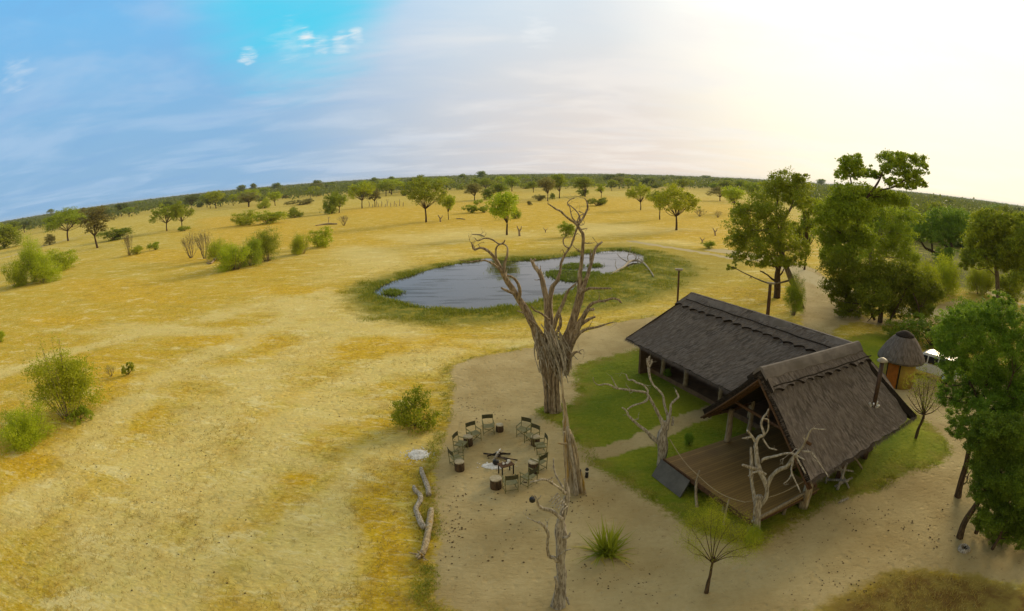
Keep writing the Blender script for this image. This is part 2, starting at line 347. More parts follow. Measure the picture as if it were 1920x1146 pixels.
for P, w in TRACKS: tr = np.maximum(tr, sm(-(sdline(XY, P)+jl), -w*1.3, -w*0.6))
def px_of(XY):                                                  # world -> photo pixel, to place broad tints
    d = np.stack([XY[:, 0], XY[:, 1], np.full(len(XY), -CAM_H)], 1)
    c = d[:, :1]*np.array(RT)+d[:, 1:2]*np.array(FH)+d[:, 2:]*np.array(UPC)
    t = np.arccos(np.clip(-c[:, 2]/np.linalg.norm(c, axis=1), -1, 1)); q = np.hypot(c[:, 0], c[:, 1])+1e-9
    return np.stack([960+F*t*c[:, 0]/q, 573-F*t*c[:, 1]/q], 1)
def patches(lst, soft=1.0):                                     # every tint is an ellipse lying on the ground
    o = np.zeros(len(XY))
    for x, y, rx, ry in lst:
        c = np.array(gp(x, y))[:2]; ex = np.array(gp(x+rx, y))[:2]-c; ey = np.array(gp(x, y-ry))[:2]-np.array(gp(x, y+ry))[:2]; ey = ey/2
        M_ = np.linalg.inv(np.stack([ex, ey], 1)); q = (XY-c)@M_.T; q = q*(1+0.45*wob(q*2.3+x, 1.0, y % 7)[:, None])
        o = np.maximum(o, np.clip(1.1-0.8*np.linalg.norm(q, axis=1), 0, 1))
    return o
orange = np.maximum(patches(ORANGE), patches([(520, 440, 420, 34), (980, 400, 480, 42), (230, 540, 260, 34), (1300, 430, 260, 50), (480, 640, 200, 22), (760, 640, 260, 26)])*0.85); pale = patches(PALE)
for P, w in (([(200, 1180), (300, 900), (420, 760), (560, 660), (700, 590), (800, 520)], 2.6), ([(330, 1180), (420, 940), (560, 780), (720, 690), (840, 660)], 2.0), ([(60, 960), (200, 780), (360, 680), (560, 590), (700, 540)], 1.8), ([(0, 700), (200, 640), (420, 590), (620, 545)], 1.4), ([(560, 1180), (600, 960), (680, 860), (780, 830)], 1.2)):
    pale = np.maximum(pale, 0.9*sm(-(sdline(XY, P)+jl*2.2+wob(XY, 0.5, 5)*1.2), -w*2.0, w*0.2-0.6))
# ground under the woodland: olive undergrowth past the clearings
px_w = px_of(XY)
edge = np.interp(px_w[:, 0], [-300, 0, 100, 200, 300, 400, 500, 620, 760, 900, 1100, 1300, 1400, 1500, 1600, 1700, 1800, 1920, 2300], [452, 430, 415, 402, 388, 374, 366, 360, 357, 352, 350, 352, 357, 380, 430, 500, 540, 566, 640])
woodm = sm(edge-px_w[:, 1], -3, 5)*(XY[:, 1] > 5)
Z = np.where(R_ < 400, wob(XY, 0.22)*0.035*np.clip(R_/20, 0.3, 1), 0)
Z *= 1-sm(s_lawn, -1, 1)*0.6
Z -= 0.45*sm(s_pond, -0.9, 1.6)*(1-0.95*sm(isl, -0.3, 0.4))
V = np.column_stack([XY, Z])
i, j = np.meshgrid(np.arange(NR-1), np.arange(NT), indexing='ij'); i = i.ravel(); j = j.ravel(); j2 = (j+1) % NT
Q = np.stack([i*NT+j, i*NT+j2, (i+1)*NT+j2, (i+1)*NT+j], 1)[:, ::-1]
ctr = XY[Q].mean(1)
fpath = s_path[Q].mean(1); flawn = s_lawn[Q].mean(1)
in_lawn = flawn > 0; in_path = (fpath > 0) & ~in_lawn
def ground_piece(name, faces, mat):
    used, inv = np.unique(faces, return_inverse=True); f = inv.reshape(faces.shape)
    me = np_mesh(name, V[used], f, True)
    for nm, arr in (('sand', s_path), ('lawn', s_lawn), ('marsh', s_marsh), ('marshfar', s_marsh2), ('pond', s_pond), ('orange', orange), ('pale', pale), ('woods', woodm), ('worn', strip), ('track', tr), ('brown', s_br)):
        a = me.attributes.new(nm, 'FLOAT', 'POINT'); a.data.foreach_set('value', np.clip(arr[used], -20, 20).astype(np.float32))
    return link(name, me, mat)
m, nt, b = material('ground', 0.95, 0.1)
pos = nt.nodes.new('ShaderNodeNewGeometry').outputs['Position']
def at(n): return node(nt, 'ShaderNodeAttribute', attribute_name=n).outputs['Fac']
nf = noise_(nt, pos, 5.0, 5.0, 0.7)                    # 20 cm
nm_ = noise_(nt, pos, 0.9, 5.0, 0.65)                  # metre
nb = noise_(nt, pos, 0.12, 5.0, 0.62, 1.2)              # ten metres
nstr = noise_(nt, mapping(nt, pos, scale=(0.10, 0.55, 1), rot=(0, 0, math.radians(20))), 1.0, 7.0, 0.72, 0.7)   # swept streaks
nfl = noise_(nt, mapping(nt, pos, scale=(0.5, 1.6, 1), rot=(0, 0, math.radians(25))), 4.0, 6.0, 0.75, 0.3)
pale_c = mixc(nt, rampf(nt, nm_, 0.35, 0.7), (0.60, 0.51, 0.12), (0.76, 0.68, 0.28))
straw_c = mixc(nt, rampf(nt, nm_, 0.3, 0.7), (0.47, 0.36, 0.02), (0.64, 0.47, 0.028))
orng_c = mixc(nt, rampf(nt, nm_, 0.3, 0.7), (0.74, 0.50, 0.02), (0.58, 0.37, 0.02))
base_f = math_(nt, 'ADD', math_(nt, 'MULTIPLY', nb, 0.55), math_(nt, 'MULTIPLY', nstr, 0.75))
base_f = math_(nt, 'ADD', base_f, math_(nt, 'MULTIPLY', at('pale'), -0.6))
base_f = math_(nt, 'ADD', base_f, math_(nt, 'MULTIPLY', math_(nt, 'SUBTRACT', nfl, 0.5), 0.95))
col = mixc(nt, rampf(nt, base_f, 0.46, 0.72), pale_c, straw_c)
of = rampf(nt, math_(nt, 'ADD', math_(nt, 'MULTIPLY', at('orange'), 1.25), math_(nt, 'MULTIPLY', math_(nt, 'ADD', math_(nt, 'SUBTRACT', nstr, 0.5), math_(nt, 'SUBTRACT', nm_, 0.5)), 1.1)), 0.12, 1.0)
col = mixc(nt, of, col, orng_c)
# dark stubble specks and bits of dung
col = mixc(nt, math_(nt, 'MULTIPLY', rampf(nt, nfl, 0.56, 0.66), 0.7), col, (0.26, 0.18, 0.04))
col = mixc(nt, math_(nt, 'MULTIPLY', rampf(nt, noise_(nt, mapping(nt, pos, scale=(0.35, 1.3, 1), rot=(0, 0, math.radians(18)), loc=(7, 3, 0)), 2.2, 7.0, 0.75, 0.5), 0.54, 0.66), 0.55), col, (0.76, 0.67, 0.36))
grit = noise_(nt, mapping(nt, pos, scale=(1.0, 1.7, 1), rot=(0, 0, math.radians(20))), 3.2, 8.0, 0.85, 0.2)
clod = noise_(nt, mapping(nt, pos, scale=(0.5, 1.0, 1), rot=(0, 0, math.radians(28)), loc=(11, 5, 0)), 0.55, 8.0, 0.8, 0.4)
col = mixc(nt, math_(nt, 'MULTIPLY', rampf(nt, grit, 0.52, 0.60), 0.62), col, (0.30, 0.22, 0.04))
col = mixc(nt, math_(nt, 'MULTIPLY', rampf(nt, grit, 0.47, 0.38), 0.55), col, (0.86, 0.79, 0.38))
col = mixc(nt, math_(nt, 'MULTIPLY', rampf(nt, clod, 0.53, 0.62), 0.5), col, (0.37, 0.28, 0.035))
col = mixc(nt, math_(nt, 'MULTIPLY', rampf(nt, clod, 0.46, 0.38), 0.62), col, (0.84, 0.76, 0.38))
pf = rampf(nt, math_(nt, 'ADD', at('pale'), math_(nt, 'MULTIPLY', math_(nt, 'SUBTRACT', nstr, 0.5), 1.6)), 0.25, 0.95)
col = mixc(nt, math_(nt, 'MULTIPLY', pf, 0.42), col, (0.84, 0.75, 0.36))
w2 = math_(nt, 'ADD', math_(nt, 'MULTIPLY', at('marshfar'), 0.12), math_(nt, 'SUBTRACT', nm_, 0.45))
col = mixc(nt, math_(nt, 'MULTIPLY', rampf(nt, w2, 0.0, 0.65), 0.55), col, (0.30, 0.26, 0.04))
w3 = math_(nt, 'ADD', math_(nt, 'MULTIPLY', at('marsh'), 0.24), math_(nt, 'MULTIPLY', math_(nt, 'SUBTRACT', nm_, 0.5), 1.6))
marsh_c = mixc(nt, rampf(nt, nm_, 0.40, 0.62), (0.14, 0.17, 0.015), (0.34, 0.29, 0.035))
marsh_c = mixc(nt, math_(nt, 'MULTIPLY', rampf(nt, nf, 0.45, 0.7), 0.6), marsh_c, (0.045, 0.06, 0.008))
col = mixc(nt, math_(nt, 'MULTIPLY', rampf(nt, w3, -0.50, 0.35), 0.95), col, marsh_c)
col = mixc(nt, rampf(nt, math_(nt, 'ADD', at('pond'), math_(nt, 'MULTIPLY', math_(nt, 'SUBTRACT', nm_, 0.5), 1.0)), -0.4, 0.3), col, (0.055, 0.05, 0.025))
# woodland floor
col = mixc(nt, math_(nt, 'MULTIPLY', at('woods'), rampf(nt, nb, 0.25, 0.5)), col, mixc(nt, nm_, (0.13, 0.15, 0.03), (0.22, 0.20, 0.05)))
# brown stubble patch by the drone
brf = rampf(nt, math_(nt, 'ADD', at('brown'), math_(nt, 'MULTIPLY', math_(nt, 'SUBTRACT', nm_, 0.5), 2.2)), -0.5, 0.4)
# sand of the compound, trodden smooth
sand_c = mixc(nt, rampf(nt, noise_(nt, pos, 0.35, 4.0, 0.6), 0.3, 0.7), (0.42, 0.32, 0.145), (0.56, 0.45, 0.23))
sand_c = mixc(nt, math_(nt, 'MULTIPLY', rampf(nt, noise_(nt, pos, 2.7, 6.0, 0.75), 0.58, 0.68), 0.6), sand_c, (0.20, 0.135, 0.055))
sand_c = mixc(nt, math_(nt, 'MULTIPLY', rampf(nt, nf, 0.3, 0.7), 0.25), sand_c, (0.34, 0.26, 0.11))
sf = rampf(nt, math_(nt, 'ADD', math_(nt, 'MULTIPLY', at('sand'), 1.3), math_(nt, 'MULTIPLY', math_(nt, 'SUBTRACT', nf, 0.5), 1.5)), -0.28, 0.22)
sf = math_(nt, 'MULTIPLY', sf, math_(nt, 'SUBTRACT', 1.0, brf))
col = mixc(nt, math_(nt, 'MULTIPLY', rampf(nt, at('sand'), -1.6, 0.1), math_(nt, 'MULTIPLY', rampf(nt, nm_, 0.36, 0.6), 0.6)), col, (0.22, 0.20, 0.03))
col = mixc(nt, sf, col, sand_c)
col = mixc(nt, brf, col, mixc(nt, rampf(nt, nm_, 0.35, 0.65), (0.17, 0.10, 0.025), (0.30, 0.23, 0.05)))
col = mixc(nt, rampf(nt, math_(nt, 'ADD', at('track'), math_(nt, 'MULTIPLY', math_(nt, 'SUBTRACT', nm_, 0.5), 0.6)), 0.3, 0.7), col, (0.52, 0.44, 0.25))
lawn_c = mixc(nt, rampf(nt, math_(nt, 'ADD', math_(nt, 'MULTIPLY', nb, 0.7), math_(nt, 'MULTIPLY', nf, 0.4)), 0.40, 0.70), (0.12, 0.18, 0.008), (0.28, 0.30, 0.018))
lawn_c = mixc(nt, math_(nt, 'MULTIPLY', rampf(nt, nfl, 0.5, 0.75), 0.5), lawn_c, (0.27, 0.25, 0.035))
rimf = math_(nt, 'MULTIPLY', math_(nt, 'SUBTRACT', 1.0, rampf(nt, at('lawn'), 0.1, 1.6)), rampf(nt, nm_, 0.35, 0.65))
lawn_c = mixc(nt, math_(nt, 'MULTIPLY', rimf, 0.7), lawn_c, (0.28, 0.21, 0.045))
lf = rampf(nt, math_(nt, 'ADD', math_(nt, 'MULTIPLY', at('lawn'), 1.1), math_(nt, 'MULTIPLY', math_(nt, 'SUBTRACT', nf, 0.5), 1.7)), -0.25, 0.3)
lf = math_(nt, 'MULTIPLY', lf, math_(nt, 'SUBTRACT', 1.0, rampf(nt, math_(nt, 'ADD', at('worn'), math_(nt, 'MULTIPLY', math_(nt, 'SUBTRACT', nf, 0.5), 0.7)), 0.3, 0.8)))
col = mixc(nt, lf, col, lawn_c)
nt.links.new(col, b.inputs['Base Color'])
vd = node(nt, 'ShaderNodeTexVoronoi', {'Vector': pos, 'Scale': 2.3}, feature='SMOOTH_F1').outputs['Distance']
hgt = math_(nt, 'ADD', math_(nt, 'ADD', math_(nt, 'MULTIPLY', nfl, 0.8), math_(nt, 'MULTIPLY', nf, 0.5)), math_(nt, 'MULTIPLY', rampf(nt, vd, 0.0, 0.35), 0.45))
bump_(nt, b, hgt, 0.8, 0.14)
GROUND = m
# the central disc under the drone
k = len(XY)-1
fan = np.array([[k, (a+1) % NT, a, a] for a in range(NT)])
ground_piece('ground', np.vstack([Q[~in_lawn & ~in_path]]), GROUND)['kind'] = 'structure'
ground_piece('sand_path', Q[in_path], GROUND)['kind'] = 'structure'
ground_piece('lawn', Q[in_lawn], GROUND)['kind'] = 'structure'
fm = MB(); fm.add([(x, y, z) for x, y, z in V[:NT]]+[(0, 0, 0)], [(NT, (a+1) % NT, a) for a in range(NT)])

# ---- water
pw = MB(); PP = chaikin(poly([(690, 548), (735, 522), (800, 500), (890, 484), (905, 480), (930, 480), (945, 485), (1060, 476), (1140, 465), (1180, 463), (1216, 474), (1222, 490), (1190, 505), (1120, 530), (1080, 552), (1000, 575), (905, 588), (800, 586), (735, 572), (695, 560)]))
pw.add([(x, y, -0.14) for x, y in PP], [tuple(range(len(PP)))[::-1]])
m, nt, b = material('water', 0.06, 0.5)
pos = nt.nodes.new('ShaderNodeNewGeometry').outputs['Position']
b.inputs['Base Color'].default_value = (0.045, 0.040, 0.035, 1); b.inputs['IOR'].default_value = 1.33
wn = noise_(nt, mapping(nt, pos, scale=(0.5, 1.0, 1)), 1.6, 3.0, 0.5)
sc_ = noise_(nt, mapping(nt, pos, scale=(0.12, 0.5, 1), rot=(0, 0, math.radians(10))), 1.0, 4.0, 0.6, 0.5)
rg = math_(nt, 'ADD', 0.05, math_(nt, 'MULTIPLY', rampf(nt, sc_, 0.5, 0.62), 0.25)); nt.links.new(rg, b.inputs['Roughness'])
bump_(nt, b, wn, 0.06, 0.02)
wo_ = pw.build('water', m); wo_['kind'] = 'structure'

# ---- grasses nobody could count
def blades(name, P, h, w, mat, seed, per=6, lean=0.5, spread=0.10):
    rng = np.random.default_rng(seed); P = np.repeat(P, per, 0); N = len(P)
    base = P+np.column_stack([rng.normal(size=(N, 2))*spread, np.zeros(N)])
    hh = h*rng.uniform(0.5, 1.3, (N, 1)); dr = rng.normal(size=(N, 2))*lean*hh; side = rng.normal(size=(N, 2)); side /= np.linalg.norm(side, axis=1)[:, None]; side *= w
    tip = base+np.column_stack([dr, hh]); a = base+np.column_stack([side, np.zeros(N)]); c = base-np.column_stack([side, np.zeros(N)])
    Vv = np.stack([a, c, tip], 1).reshape(-1, 3)
    o = link(name, np_mesh(name, Vv, np.arange(3*N).reshape(-1, 3)), mat); o['kind'] = 'stuff'; return o
rg_ = np.random.default_rng(5)
def scatter(n, rmax, rmin=8):
    a = rg_.uniform(math.radians(-62), math.radians(62), n); r = rmin*(rmax/rmin)**rg_.uniform(0, 1, n)**0.8
    return np.column_stack([r*np.sin(a), r*np.cos(a)])
P = scatter(46000, 90); s1 = sdf(P, PATH); s2 = sdf(P, LAWN); s3 = sdf(P, POND); s4 = sdf(P, MARSH)
keep = (s1 < -0.05) & (s2 < -0.1) & (s3 < 0) & (s4 < 0.5) & (wob(P, 0.35, 3)+rg_.normal(size=len(P))*0.5 > 0.15); K = P[keep]
blades('dry_grass', np.column_stack([K, np.zeros(len(K))]), 0.13, 0.012, LEAF['straw'], 11, 5, 0.8, 0.10)['label'] = 'thin dry straw grass scattered over the open plain'
P = scatter(90000, 60, 14); s2 = sdf(P, LAWN); s6 = sdline(P, STRIP); K = P[(s2 > 0.2) & (s6 > .7) & (wob(P, 1.3, 3)+rg_.normal(size=len(P))*.6 > -.2)]
blades('lawn_grass', np.column_stack([K, np.zeros(len(K))]), 0.055, 0.010, LEAF['marsh'], 15, 4, 0.8, 0.10)['label'] = 'short green grass blades standing on the lawn'
# rim tufts along the sand and lawn edges
P = scatter(60000, 60); s1 = sdf(P, PATH); s2 = sdf(P, LAWN); s5 = sdf(P, BROWN)
edge1 = (np.abs(s1+0.25) < 0.35) & (s2 < 0) & (s5 < -0.5); edge2 = (s2 > -0.15) & (s2 < 0.5)
K = P[(edge1 | edge2) & (wob(P, 1.1, 6) > -0.25)]
blades('edge_grass', np.column_stack([K, np.zeros(len(K))]), 0.12, 0.014, LEAF['marsh'], 12, 7, 0.7, 0.12)['label'] = 'olive tufts of grass along the edges of lawn and sand'
a = rg_.uniform(math.radians(-30), math.radians(32), 90000); r = rg_.uniform(38, 100, 90000); P = np.column_stack([r*np.sin(a), r*np.cos(a)])
s4 = sdf(P, MARSH); s3 = sdf(P, POND); si = np.max([sdf(P, w) for w in WEEDS], 0)
K = P[(s4+wob(P, 0.6, 9)*2.5 > 0.3) & (s3 < 0.0) & (wob(P, 0.45, 1)+wob(P, 1.3, 2)*0.6+rg_.normal(size=len(P))*.5-np.clip(-s3-1, 0, 6)*0.10 > -0.1)]
nearw = sdf(K, POND) > -1.5
blades('marsh_grass', np.column_stack([K, np.full(len(K), -0.04)]), 0.28, 0.035, LEAF['marsh'], 13, 4, 0.5, 0.3)['label'] = 'rough green and yellow marsh grass round the waterhole'
K2 = np.vstack([K[nearw], P[si > 0.0]])
blades('water_weed', np.column_stack([K2, np.full(len(K2), -0.16)]), 0.30, 0.06, LEAF['weed'], 14, 6, 0.7, 0.3)['label'] = 'dark green weed in and along the water'

# ---------------------------------------------------------------- the thatched lodge
OX, OY, TH = 15.177, 19.996, 0.388
UH = Vector((math.cos(TH), math.sin(TH), 0)); VH = Vector((-UH.y, UH.x, 0))
def L(a, b, z): return Vector((OX, OY, 0))+UH*a+VH*b+Vector((0, 0, z))
MH = Matrix((UH, VH, Vector((0, 0, 1)))).transposed()
# thatch: laid in strokes down the slope (UV: x along the eave in metres, y down the slope)
def thatch_mat(name, c1, c2, c3):
    m, nt, b = material(name, 0.9, 0.15)
    uv = nt.nodes.new('ShaderNodeTexCoord').outputs['UV']
    fine = noise_(nt, mapping(nt, uv, scale=(40, 4.0, 1)), 1.0, 5.0, 0.7, 0.3)
    mid = noise_(nt, mapping(nt, uv, scale=(10, 2.2, 1), rot=(0, 0, 0.12)), 1.0, 5.0, 0.65, 0.8)
    big = noise_(nt, mapping(nt, uv, scale=(0.5, 0.4, 1)), 1.0, 4.0, 0.6)
    # bundles: short staggered strokes with a bright lip and a dark gap
    vo = node(nt, 'ShaderNodeTexVoronoi', {'Vector': mapping(nt, node(nt, 'ShaderNodeVectorMath', {0: uv, 1: node(nt, 'ShaderNodeCombineXYZ', {0: math_(nt, 'MULTIPLY', mid, 0.25), 1: math_(nt, 'MULTIPLY', mid, 0.35)}).outputs[0]}, operation='ADD').outputs[0], scale=(9.5, 2.6, 1)), 'Scale': 1.0, 'Randomness': 1.0})
    cell = vo.outputs['Distance']
    gap = math_(nt, 'MULTIPLY', rampf(nt, cell, 0.35, 0.75), math_(nt, 'ADD', 0.35, math_(nt, 'MULTIPLY', rampf(nt, big, 0.4, 0.6), 0.65)))
    col = mixc(nt, rampf(nt, big, 0.35, 0.65), c1, c2)
    col = mixc(nt, math_(nt, 'MULTIPLY', rampf(nt, mid, 0.50, 0.72), 0.6), col, c3)
    col = mixc(nt, math_(nt, 'MULTIPLY', gap, 0.62), col, (0.025, 0.018, 0.013))
    col = mixc(nt, math_(nt, 'MULTIPLY', rampf(nt, fine, 0.50, 0.66), 0.55), col, (0.34, 0.30, 0.265))
    nt.links.new(col, b.inputs['Base Color'])
    h = math_(nt, 'ADD', math_(nt, 'MULTIPLY', fine, 0.35), math_(nt, 'ADD', math_(nt, 'MULTIPLY', mid, 0.8), math_(nt, 'MULTIPLY', math_(nt, 'SUBTRACT', 1.0, cell), 0.9)))
    bump_(nt, b, h, 1.0, 0.08); return m
THATCH = thatch_mat('thatch', (0.155, 0.124, 0.103), (0.21, 0.172, 0.146), (0.34, 0.288, 0.245))
CAPM = mottled('ridge_cement', (0.20, 0.17, 0.15), (0.13, 0.11, 0.095), 1.5, 0.9, 0.5, 0.02, c3=(0.13, 0.11, 0.09))
LIP = mottled('thatch_edge', (0.035, 0.025, 0.018), (0.015, 0.011, 0.008), 6.0, 0.95, 0.5, 0.02)  # under-roof shade is put into this near-black colour of thatch undersides and rims
POLE = mottled('pale_pole', (0.36, 0.30, 0.20), (0.20, 0.15, 0.09), 5.0, 0.85, 0.5, 0.015, (4, 4, 0.8))
POLEB = mottled('brown_pole', (0.12, 0.062, 0.028), (0.07, 0.036, 0.018), 5.0, 0.8, 0.4, 0.015, (3, 3, 0.7))
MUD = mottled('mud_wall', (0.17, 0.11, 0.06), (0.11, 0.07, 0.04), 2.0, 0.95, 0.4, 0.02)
m, nt, b = material('deck_boards', 0.7, 0.3)
co = mapping(nt, nt.nodes.new('ShaderNodeTexCoord').outputs['Object'], rot=(0, 0, -TH))
sx = node(nt, 'ShaderNodeSeparateXYZ', {0: co}); bd = math_(nt, 'MULTIPLY', sx.outputs[1], 1/0.14)
fr = math_(nt, 'FRACT', bd); fl = math_(nt, 'FLOOR', bd)
wn = node(nt, 'ShaderNodeTexWhiteNoise', {'W': fl}, noise_dimensions='1D').outputs[0]
gr = noise_(nt, mapping(nt, co, scale=(0.8, 9, 1)), 1.6, 5.0, 0.7)
big = noise_(nt, co, 0.7, 4.0, 0.6)
col = mixc(nt, math_(nt, 'ADD', math_(nt, 'MULTIPLY', wn, 0.5), math_(nt, 'MULTIPLY', gr, 0.5)), (0.15, 0.088, 0.025), (0.30, 0.185, 0.055))
col = mixc(nt, math_(nt, 'MULTIPLY', rampf(nt, big, 0.5, 0.7), 0.35), col, (0.14, 0.08, 0.03))
gapf = math_(nt, 'SUBTRACT', 1.0, math_(nt, 'MULTIPLY', rampf(nt, fr, 0.0, 0.07), math_(nt, 'SUBTRACT', 1.0, rampf(nt, fr, 0.93, 1.0))))
col = mixc(nt, gapf, col, (0.02, 0.012, 0.006)); nt.links.new(col, b.inputs['Base Color'])
bump_(nt, b, math_(nt, 'SUBTRACT', gr, math_(nt, 'MULTIPLY', gapf, 3.0)), 0.4, 0.01)
DECK = m
def slab(P, nx, ny, thick, name, mats, parent, wave=0.05, sag=0.0, seed=0, scal=None, round_end=None):
    """a thick thatch slope. P(s,t): point for s along the ridge and t down the slope. The lower edge is uneven."""
    nrm_ = (P(1, 0)-P(0, 0)).cross(P(0, 1)-P(0, 0)).normalized()
    if nrm_.z < 0: nrm_ = -nrm_
    Lr = max((P(1, .5)-P(0, .5)).length, .1); Ls = max((P(.5, 1)-P(.5, 0)).length, .1)
    top = []; uv = []
    for jy in range(ny+1):
        for ix in range(nx+1):
            s, t = ix/nx, jy/ny; p = P(s, t)
            w = noise.noise(Vector((s*Lr*0.8, t*Ls*0.8, seed)))*wave+noise.noise(Vector((s*Lr*2.7, t*Ls*1.6, seed+5)))*wave*0.5
            p = p+nrm_*(w-sag*math.sin(PI*t)*0.5)
            if jy == ny: p = p+(P(s, 1)-P(s, 0)).normalized()*(noise.noise(Vector((s*Lr*2.0, 3.3, seed)))*0.10)
            top.append(p); uv.append((s*Lr+seed*3.7, t*Ls))
    n = len(top); V_ = top+[p-nrm_*thick*(0.6+0.4*1) for p in top]
    fs, mi = [], []
    W = nx+1
    flip = (top[1]-top[0]).cross(top[W]-top[0]).dot(nrm_) < 0
    for jy in range(ny):
        for ix in range(nx):
            a = jy*W+ix; f = (a, a+1, a+1+W, a+W); f = f[::-1] if flip else f
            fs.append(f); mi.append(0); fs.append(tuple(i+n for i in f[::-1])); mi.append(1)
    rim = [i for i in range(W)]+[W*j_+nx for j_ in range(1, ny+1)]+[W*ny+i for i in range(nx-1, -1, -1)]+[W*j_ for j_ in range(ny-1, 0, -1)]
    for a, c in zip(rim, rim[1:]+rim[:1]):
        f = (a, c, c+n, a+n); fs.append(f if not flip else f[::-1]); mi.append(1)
    return V_, fs, mi, uv+uv
def slab_obj(name, parts, mats, parent, label=None):
    V_, fs, mi, uv = [], [], [], []
    for v, f, m_, u in parts:
        o = len(V_); V_ += [tuple(p) for p in v]; fs += [tuple(i+o for i in q) for q in f]; mi += m_; uv += u
    me = bpy.data.meshes.new(name); me.from_pydata(V_, [], fs)
    l = me.uv_layers.new(name='UVMap'); li = np.zeros(len(me.loops), np.int32); me.loops.foreach_get('vertex_index', li)
    l.data.foreach_set('uv', np.array(uv, np.float32)[li].ravel())
    me.polygons.foreach_set('material_index', mi); me.polygons.foreach_set('use_smooth', [k == 0 for k in mi]); me.update()
    me.validate(); o = link(name, me, mats, parent)
    if label: o['label'] = label
    return o
def bil(A, B, C, D, curve=0.0):       # ridge A->B, eave C->D
    return lambda s, t: (A*(1-s)+B*s)*(1-t)+(C*(1-s)+D*s)*t-Vector((0, 0, curve*math.sin(PI*t)))
lodge = empty('thatched_lodge', L(-2, 4, 0), 'large open-sided lodge with two thatched wings and a raised timber deck', 'lodge')
INV = Matrix.Translation(-lodge.location)
def lp(o): o.location = -lodge.location; return o      # parts are drawn in world coordinates
ZR = 5.56
RA, RD, RC = L(0, 11.7, ZR), L(0, 0, ZR+.02), L(-6.49, 0.1, 5.60)
E0, E1 = L(-2.75, 14.6, 2.38), L(-3.15, 3.3, 2.42)
FL, FLi = L(-5.75, 3.85, 2.38), L(-3.2, 3.75, 2.45)
FR, FQ = L(-6.2, -2.95, 2.28), L(2.85, -2.66, 2.38)
BE = L(2.9, 14.6, 2.4)
def fr_right(s, t):                   # the big slope over the deck, its far end swept back and rounded
    A = RC*(1-s)+RD*s; B = FR*(1-s)+FQ*s; p = A*(1-t)+B*t
    e = max(0.0, (s-0.72)/0.28); p = p+UH*(e*0.55*math.sin(PI*min(t, 1)**1.2)) + VH*(0.55*e**3*t) - Vector((0, 0, 0.08*math.sin(PI*t)))
    q = max(0.0, (s-0.90)/0.10); p = p-(B-A)*(0.09*q*q*t)
    return p
TH_ = 0.32
parts = [slab(bil(RD, RA, E1, E0, 0.10), 60, 22, TH_, '', None, None, 0.06, seed=1),
         slab(fr_right, 56, 22, TH_, '', None, None, 0.06, seed=2),
         slab(bil(RC, RD, FL, FLi, 0.05), 24, 12, TH_, '', None, None, 0.05, seed=3),
         slab(bil(RD, RA, FQ, BE, 0.05), 30, 12, TH_, '', None, None, 0.05, seed=4),
         slab(lambda s, t: (RA*(1-t)+(E0*(1-s)+BE*s)*t), 14, 8, TH_, '', None, None, 0.04, seed=5)]
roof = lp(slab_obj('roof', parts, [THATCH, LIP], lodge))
# frayed reed ends along the eaves and the open gable
def fringe(lines, parent, seed=3):
    rg6 = np.random.default_rng(seed); V_ = []
    for A, B, dn, dens in lines:
        n_ = int((B-A).length*dens); side = (B-A).normalized()
        for k in range(n_):
            p = A.lerp(B, rg6.uniform())+Vector(rg6.normal(size=3))*0.035; d = dn+Vector(rg6.normal(size=3))*0.22; l = rg6.uniform(.05, .20); w = side*rg6.uniform(.006, .016)
            V_ += [tuple(p-w-d*.05), tuple(p+w-d*.05), tuple(p+d*l)]
    return link('reed_fringe', np_mesh('reed_fringe', V_, np.arange(len(V_)).reshape(-1, 3)), THATCH, parent)
dn1 = (E0-RA).normalized(); dn2 = (FR-RC).normalized(); zt = Vector((0, 0, -.08))
fringe([(E0+zt, E1+zt, Vector((-UH.x*.75, -UH.y*.75, -.66)), 170), (FR+zt, FQ+zt, Vector((-VH.x*.68, -VH.y*.68, -.72)), 170), (RC+zt*2, FR+zt, -UH, 90), (RC+zt*2, FL+zt, -UH, 90), (RA+zt*2, E0+zt, VH, 70)], roof)
# scalloped ridge thatch, a second layer lying on the slopes
def scallop(A, B, C, D, w, n, seed, k0=0.0, k1=1.0, thick=0.09, depth=0.16):
    Ls = ((C-A).length+(D-B).length)/2; Lr = (B-A).length
    def P(s, t):
        s_ = k0+(k1-k0)*s; ph = (s_*n) % 1.0
        edge = w-depth*abs(math.sin(PI*ph))**0.7
        tt = t*edge/Ls
        return A*(1-s_)*(1-tt)+B*s_*(1-tt)+(C*(1-s_)+D*s_)*tt
    nrm_ = (B-A).cross(C-A).normalized(); nrm_ = nrm_ if nrm_.z > 0 else -nrm_
    Q_ = lambda s, t: P(s, t)+nrm_*(thick+0.02)
    return slab(Q_, int(n*12*(k1-k0)), 6, thick+0.05, '', None, None, 0.03, seed=seed)
ridge = (slab_obj('ridge_thatch', [scallop(RD, RA, E1, E0, 1.30, 16, 11), scallop(RC, RD, FR, FQ, 1.05, 11, 12), scallop(RC, RD, FL, FLi, 1.05, 11, 13), scallop(RA, RD, BE, FQ, 1.2, 16, 14)], [THATCH, LIP], roof))
ridge['label'] = 'second layer of thatch along the ridges with a scalloped lower edge'
